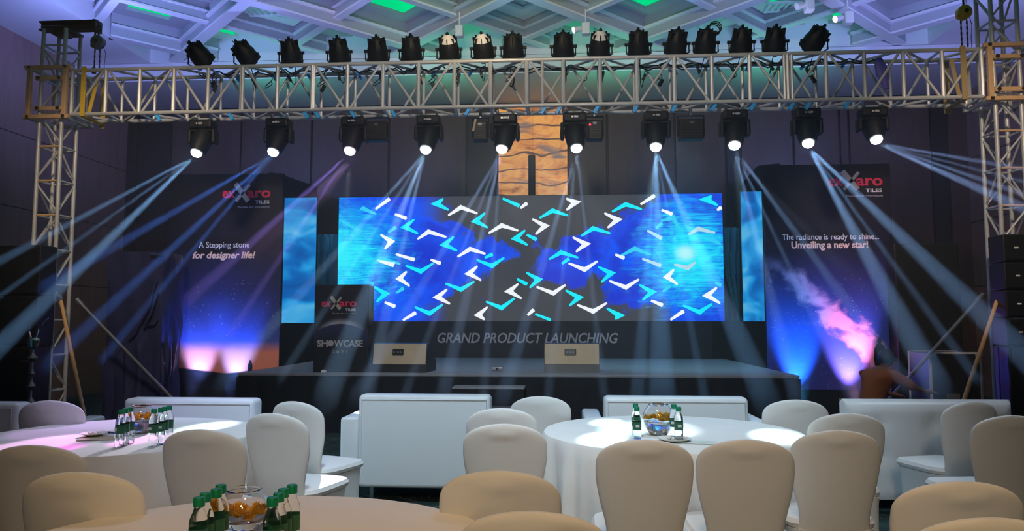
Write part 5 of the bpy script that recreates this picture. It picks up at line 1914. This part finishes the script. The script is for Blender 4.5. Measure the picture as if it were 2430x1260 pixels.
# ================================================================== THE CROUCHING TECHNICIAN
def skin_mesh(name, verts, edges, radii, mat, parent, levels=2, root=0):
    me = bpy.data.meshes.new(name)
    me.from_pydata([tuple(v) for v in verts], edges, [])
    o = bpy.data.objects.new(name, me)
    COL.objects.link(o)
    o.modifiers.new('skin', 'SKIN')
    sk = me.skin_vertices[0] if me.skin_vertices else None
    if sk is None:
        bm = bmesh.new()
        bm.from_mesh(me)
        bm.verts.layers.skin.verify()
        bm.to_mesh(me)
        bm.free()
        sk = me.skin_vertices[0]
    for i, r in enumerate(radii):
        sk.data[i].radius = (r, r) if not isinstance(r, tuple) else r
        sk.data[i].use_root = (i == root)
    sub = o.modifiers.new('sub', 'SUBSURF')
    sub.levels = sub.render_levels = levels
    dg = bpy.context.evaluated_depsgraph_get()
    m2 = bpy.data.meshes.new_from_object(o.evaluated_get(dg))
    bpy.data.objects.remove(o)
    m2.polygons.foreach_set('use_smooth', [True] * len(m2.polygons))
    m2.materials.clear()
    m2.materials.append(mat)
    o = bpy.data.objects.new(name, m2)
    COL.objects.link(o)
    o.parent = parent
    return o


YM = 9.25
q = at(2085, 900, YM)
man = empty('person', (q.x, YM, 0), 0, 'person in rust shirt crouching by the starry banner, reaching right', 'person')
# local frame: x right, y away, z up.  He squats, back to the hall and to the left, bending to the right
V = dict(pelvis=(-0.10, 0.0, 0.30), waist=(-0.10, 0.0, 0.44), chest=(-0.03, 0.02, 0.66), neckb=(0.06, 0.03, 0.81), neck=(0.09, 0.035, 0.865), head=(0.115, 0.03, 0.935), headt=(0.125, 0.02, 1.01),
         shL=(-0.07, 0.14, 0.79), elL=(0.12, 0.36, 0.58), wrL=(0.33, 0.42, 0.50), shR=(0.12, -0.13, 0.77), elR=(0.28, -0.20, 0.66), wrR=(0.47, -0.14, 0.585), paR=(0.53, -0.13, 0.58), paL=(0.39, 0.43, 0.49),
         hipR=(-0.04, -0.10, 0.28), knR=(0.32, -0.15, 0.44), anR=(0.10, -0.12, 0.09), toR=(0.28, -0.14, 0.045), hipL=(-0.04, 0.11, 0.28), knL=(0.33, 0.20, 0.40), anL=(0.12, 0.16, 0.09), toL=(0.30, 0.18, 0.045))
keys = list(V)
E = [('pelvis', 'waist'), ('waist', 'chest'), ('chest', 'neckb'), ('neckb', 'neck'), ('neck', 'head'), ('head', 'headt'), ('neckb', 'shL'), ('shL', 'elL'), ('elL', 'wrL'), ('wrL', 'paL'), ('neckb', 'shR'), ('shR', 'elR'), ('elR', 'wrR'), ('wrR', 'paR'),
     ('pelvis', 'hipR'), ('hipR', 'knR'), ('knR', 'anR'), ('anR', 'toR'), ('pelvis', 'hipL'), ('hipL', 'knL'), ('knL', 'anL'), ('anL', 'toL')]
rad = dict(pelvis=0.12, waist=0.115, chest=0.135, neckb=0.08, neck=0.048, head=0.082, headt=0.066, shL=0.058, elL=0.042, wrL=0.028, paL=0.032, shR=0.058, elR=0.042, wrR=0.028, paR=0.032,
           hipR=0.09, knR=0.062, anR=0.038, toR=0.032, hipL=0.09, knL=0.062, anL=0.038, toL=0.032)
Vx = [Vector(V[k]) for k in keys]
Ex = [(keys.index(a), keys.index(b)) for a, b in E]
Rx = [rad[k] for k in keys]
# fingers: four unequal bent chains and a thumb on each hand
for side, base, sgn in (('R', Vector(V['paR']), 1), ('L', Vector(V['paL']), -1)):
    wi = keys.index('pa' + side)
    for k in range(5):
        i0 = len(Vx)
        if k < 4:
            off = (k - 1.5) * 0.02
            ln = (0.030, 0.036, 0.034, 0.026)[k]
            a = base + Vector((0.035, off, 0.0))
            Vx += [a, a + Vector((ln, off * 0.1, -0.006)), a + Vector((ln * 1.7, off * 0.1, -0.028))]
            Rx += [0.011, 0.009, 0.007]
        else:
            a = base + Vector((0.0, -0.032 * sgn, 0.004))
            Vx += [a, a + Vector((0.022, -0.020 * sgn, -0.004)), a + Vector((0.045, -0.022 * sgn, -0.012))]
            Rx += [0.012, 0.010, 0.008]
        Ex += [(wi, i0), (i0, i0 + 1), (i0 + 1, i0 + 2)]
body = skin_mesh('body', Vx, Ex, Rx, M['skin'], man)
# face on the far right side of the head
hd = Vector(V['head'])
fdir = Vector((0.80, 0.45, -0.35)).normalized()
up_ = Vector((0.12, -0.05, 1)).normalized()
sd = fdir.cross(up_).normalized()
MB().loft([[hd + fdir * 0.078 + up_ * (0.012 - 0.03 * k) + sd * (0.010 + 0.004 * k) * c + fdir * 0.010 * (k + 0.3) * max(0, s) for c, s in [(math.cos(a), math.sin(a)) for a in [i * PI / 4 for i in range(8)]]] for k in range(2)]).build('nose', M['skin'], man, smooth=True)
for s in (-1, 1):
    MB().lathe([(0.0, -0.010), (0.009, -0.004), (0.009, 0.004), (0.0, 0.010)], 10, hd + fdir * 0.074 + sd * s * 0.030 + up_ * 0.012).build('eye', M['white'], man, smooth=True)
    MB().lathe([(0.0, -0.028), (0.016, -0.016), (0.019, 0.008), (0.0, 0.026)], 10, hd + sd * s * 0.088 - up_ * 0.005).build('ear', M['skin'], man, smooth=True)
MB().rbox(hd + fdir * 0.076 - up_ * 0.042, (0.02, 0.036, 0.008), 0.003, 1).build('mouth', M['red'], man)
# hair cap: covers crown and back of the head
hv = []
n = 26
rings = []
for k in range(10):
    ph_ = -0.62 + k * (PI / 2 + 0.62) / 9
    ring = []
    for i in range(n):
        a = 2 * PI * i / n
        v = Vector((math.cos(ph_) * math.cos(a), math.cos(ph_) * math.sin(a), math.sin(ph_)))
        front = v.dot(fdir)
        lift = 1.0 if front < 0.35 or v.z > 0.35 else 0.80
        jit = 1 + 0.03 * math.sin(i * 3.1 + k * 2)
        ring.append(hd + Vector((0.005, -0.005, 0.035)) + Vector((v.x * 0.105, v.y * 0.105, v.z * 0.105)) * lift * jit)
    rings.append(ring)
MB().loft(rings).build('hair', M['hair'], man, smooth=True)
# shirt and trousers follow the body
sub = ['waist', 'chest', 'neckb', 'shL', 'elL', 'shR', 'elR']
midR = (Vector(V['elR']) * 0.7 + Vector(V['wrR']) * 0.3)
midL = (Vector(V['elL']) * 0.9 + Vector(V['wrL']) * 0.1)
sv = [Vector(V['pelvis']) + Vector((-0.005, 0, 0.0))] + [Vector(V[k]) for k in sub]
sv[3] = Vector(V['neckb']) - Vector((0.01, 0, 0.012))
se = [(0, 1), (1, 2), (2, 3), (3, 4), (4, 5), (3, 6), (6, 7)]
sr = [0.142, 0.138, 0.158, 0.098, 0.080, 0.060, 0.080, 0.060]
sv += [midR, midL]
se += [(7, 8), (5, 9)]
sr += [0.052, 0.052]
skin_mesh('shirt', sv, se, sr, M['shirt'], man)
tv = [Vector(V[k]) for k in ('pelvis', 'hipR', 'knR', 'anR', 'hipL', 'knL', 'anL')]
tv[0] += Vector((0, 0, -0.03))
tv[3] += Vector((0.0, 0, 0.05))
tv[6] += Vector((0.0, 0, 0.05))
skin_mesh('trousers', tv, [(0, 1), (1, 2), (2, 3), (0, 4), (4, 5), (5, 6)], [0.135, 0.108, 0.078, 0.052, 0.108, 0.078, 0.052], M['trousers'], man)
for k in ('R', 'L'):
    a, b = Vector(V['an' + k]), Vector(V['to' + k])
    m = MB()
    d = Vector((b.x - a.x, b.y - a.y, 0)).normalized()
    nrm = Vector((-d.y, d.x, 0))
    rg = []
    for t_, w_, h_ in ((-0.06, 0.030, 0.07), (-0.03, 0.042, 0.10), (0.05, 0.042, 0.10), (0.12, 0.045, 0.07), (0.20, 0.046, 0.055), (0.26, 0.028, 0.035)):
        c = Vector((a.x, a.y, 0)) + d * t_
        rg.append([c + nrm * w_ * math.cos(x) + Vector((0, 0, h_ * (0.5 + 0.5 * math.sin(x)))) for x in [i * PI / 6 for i in range(12)]])
    m.loft(rg).build('shoe', M['black'], man, smooth=True)
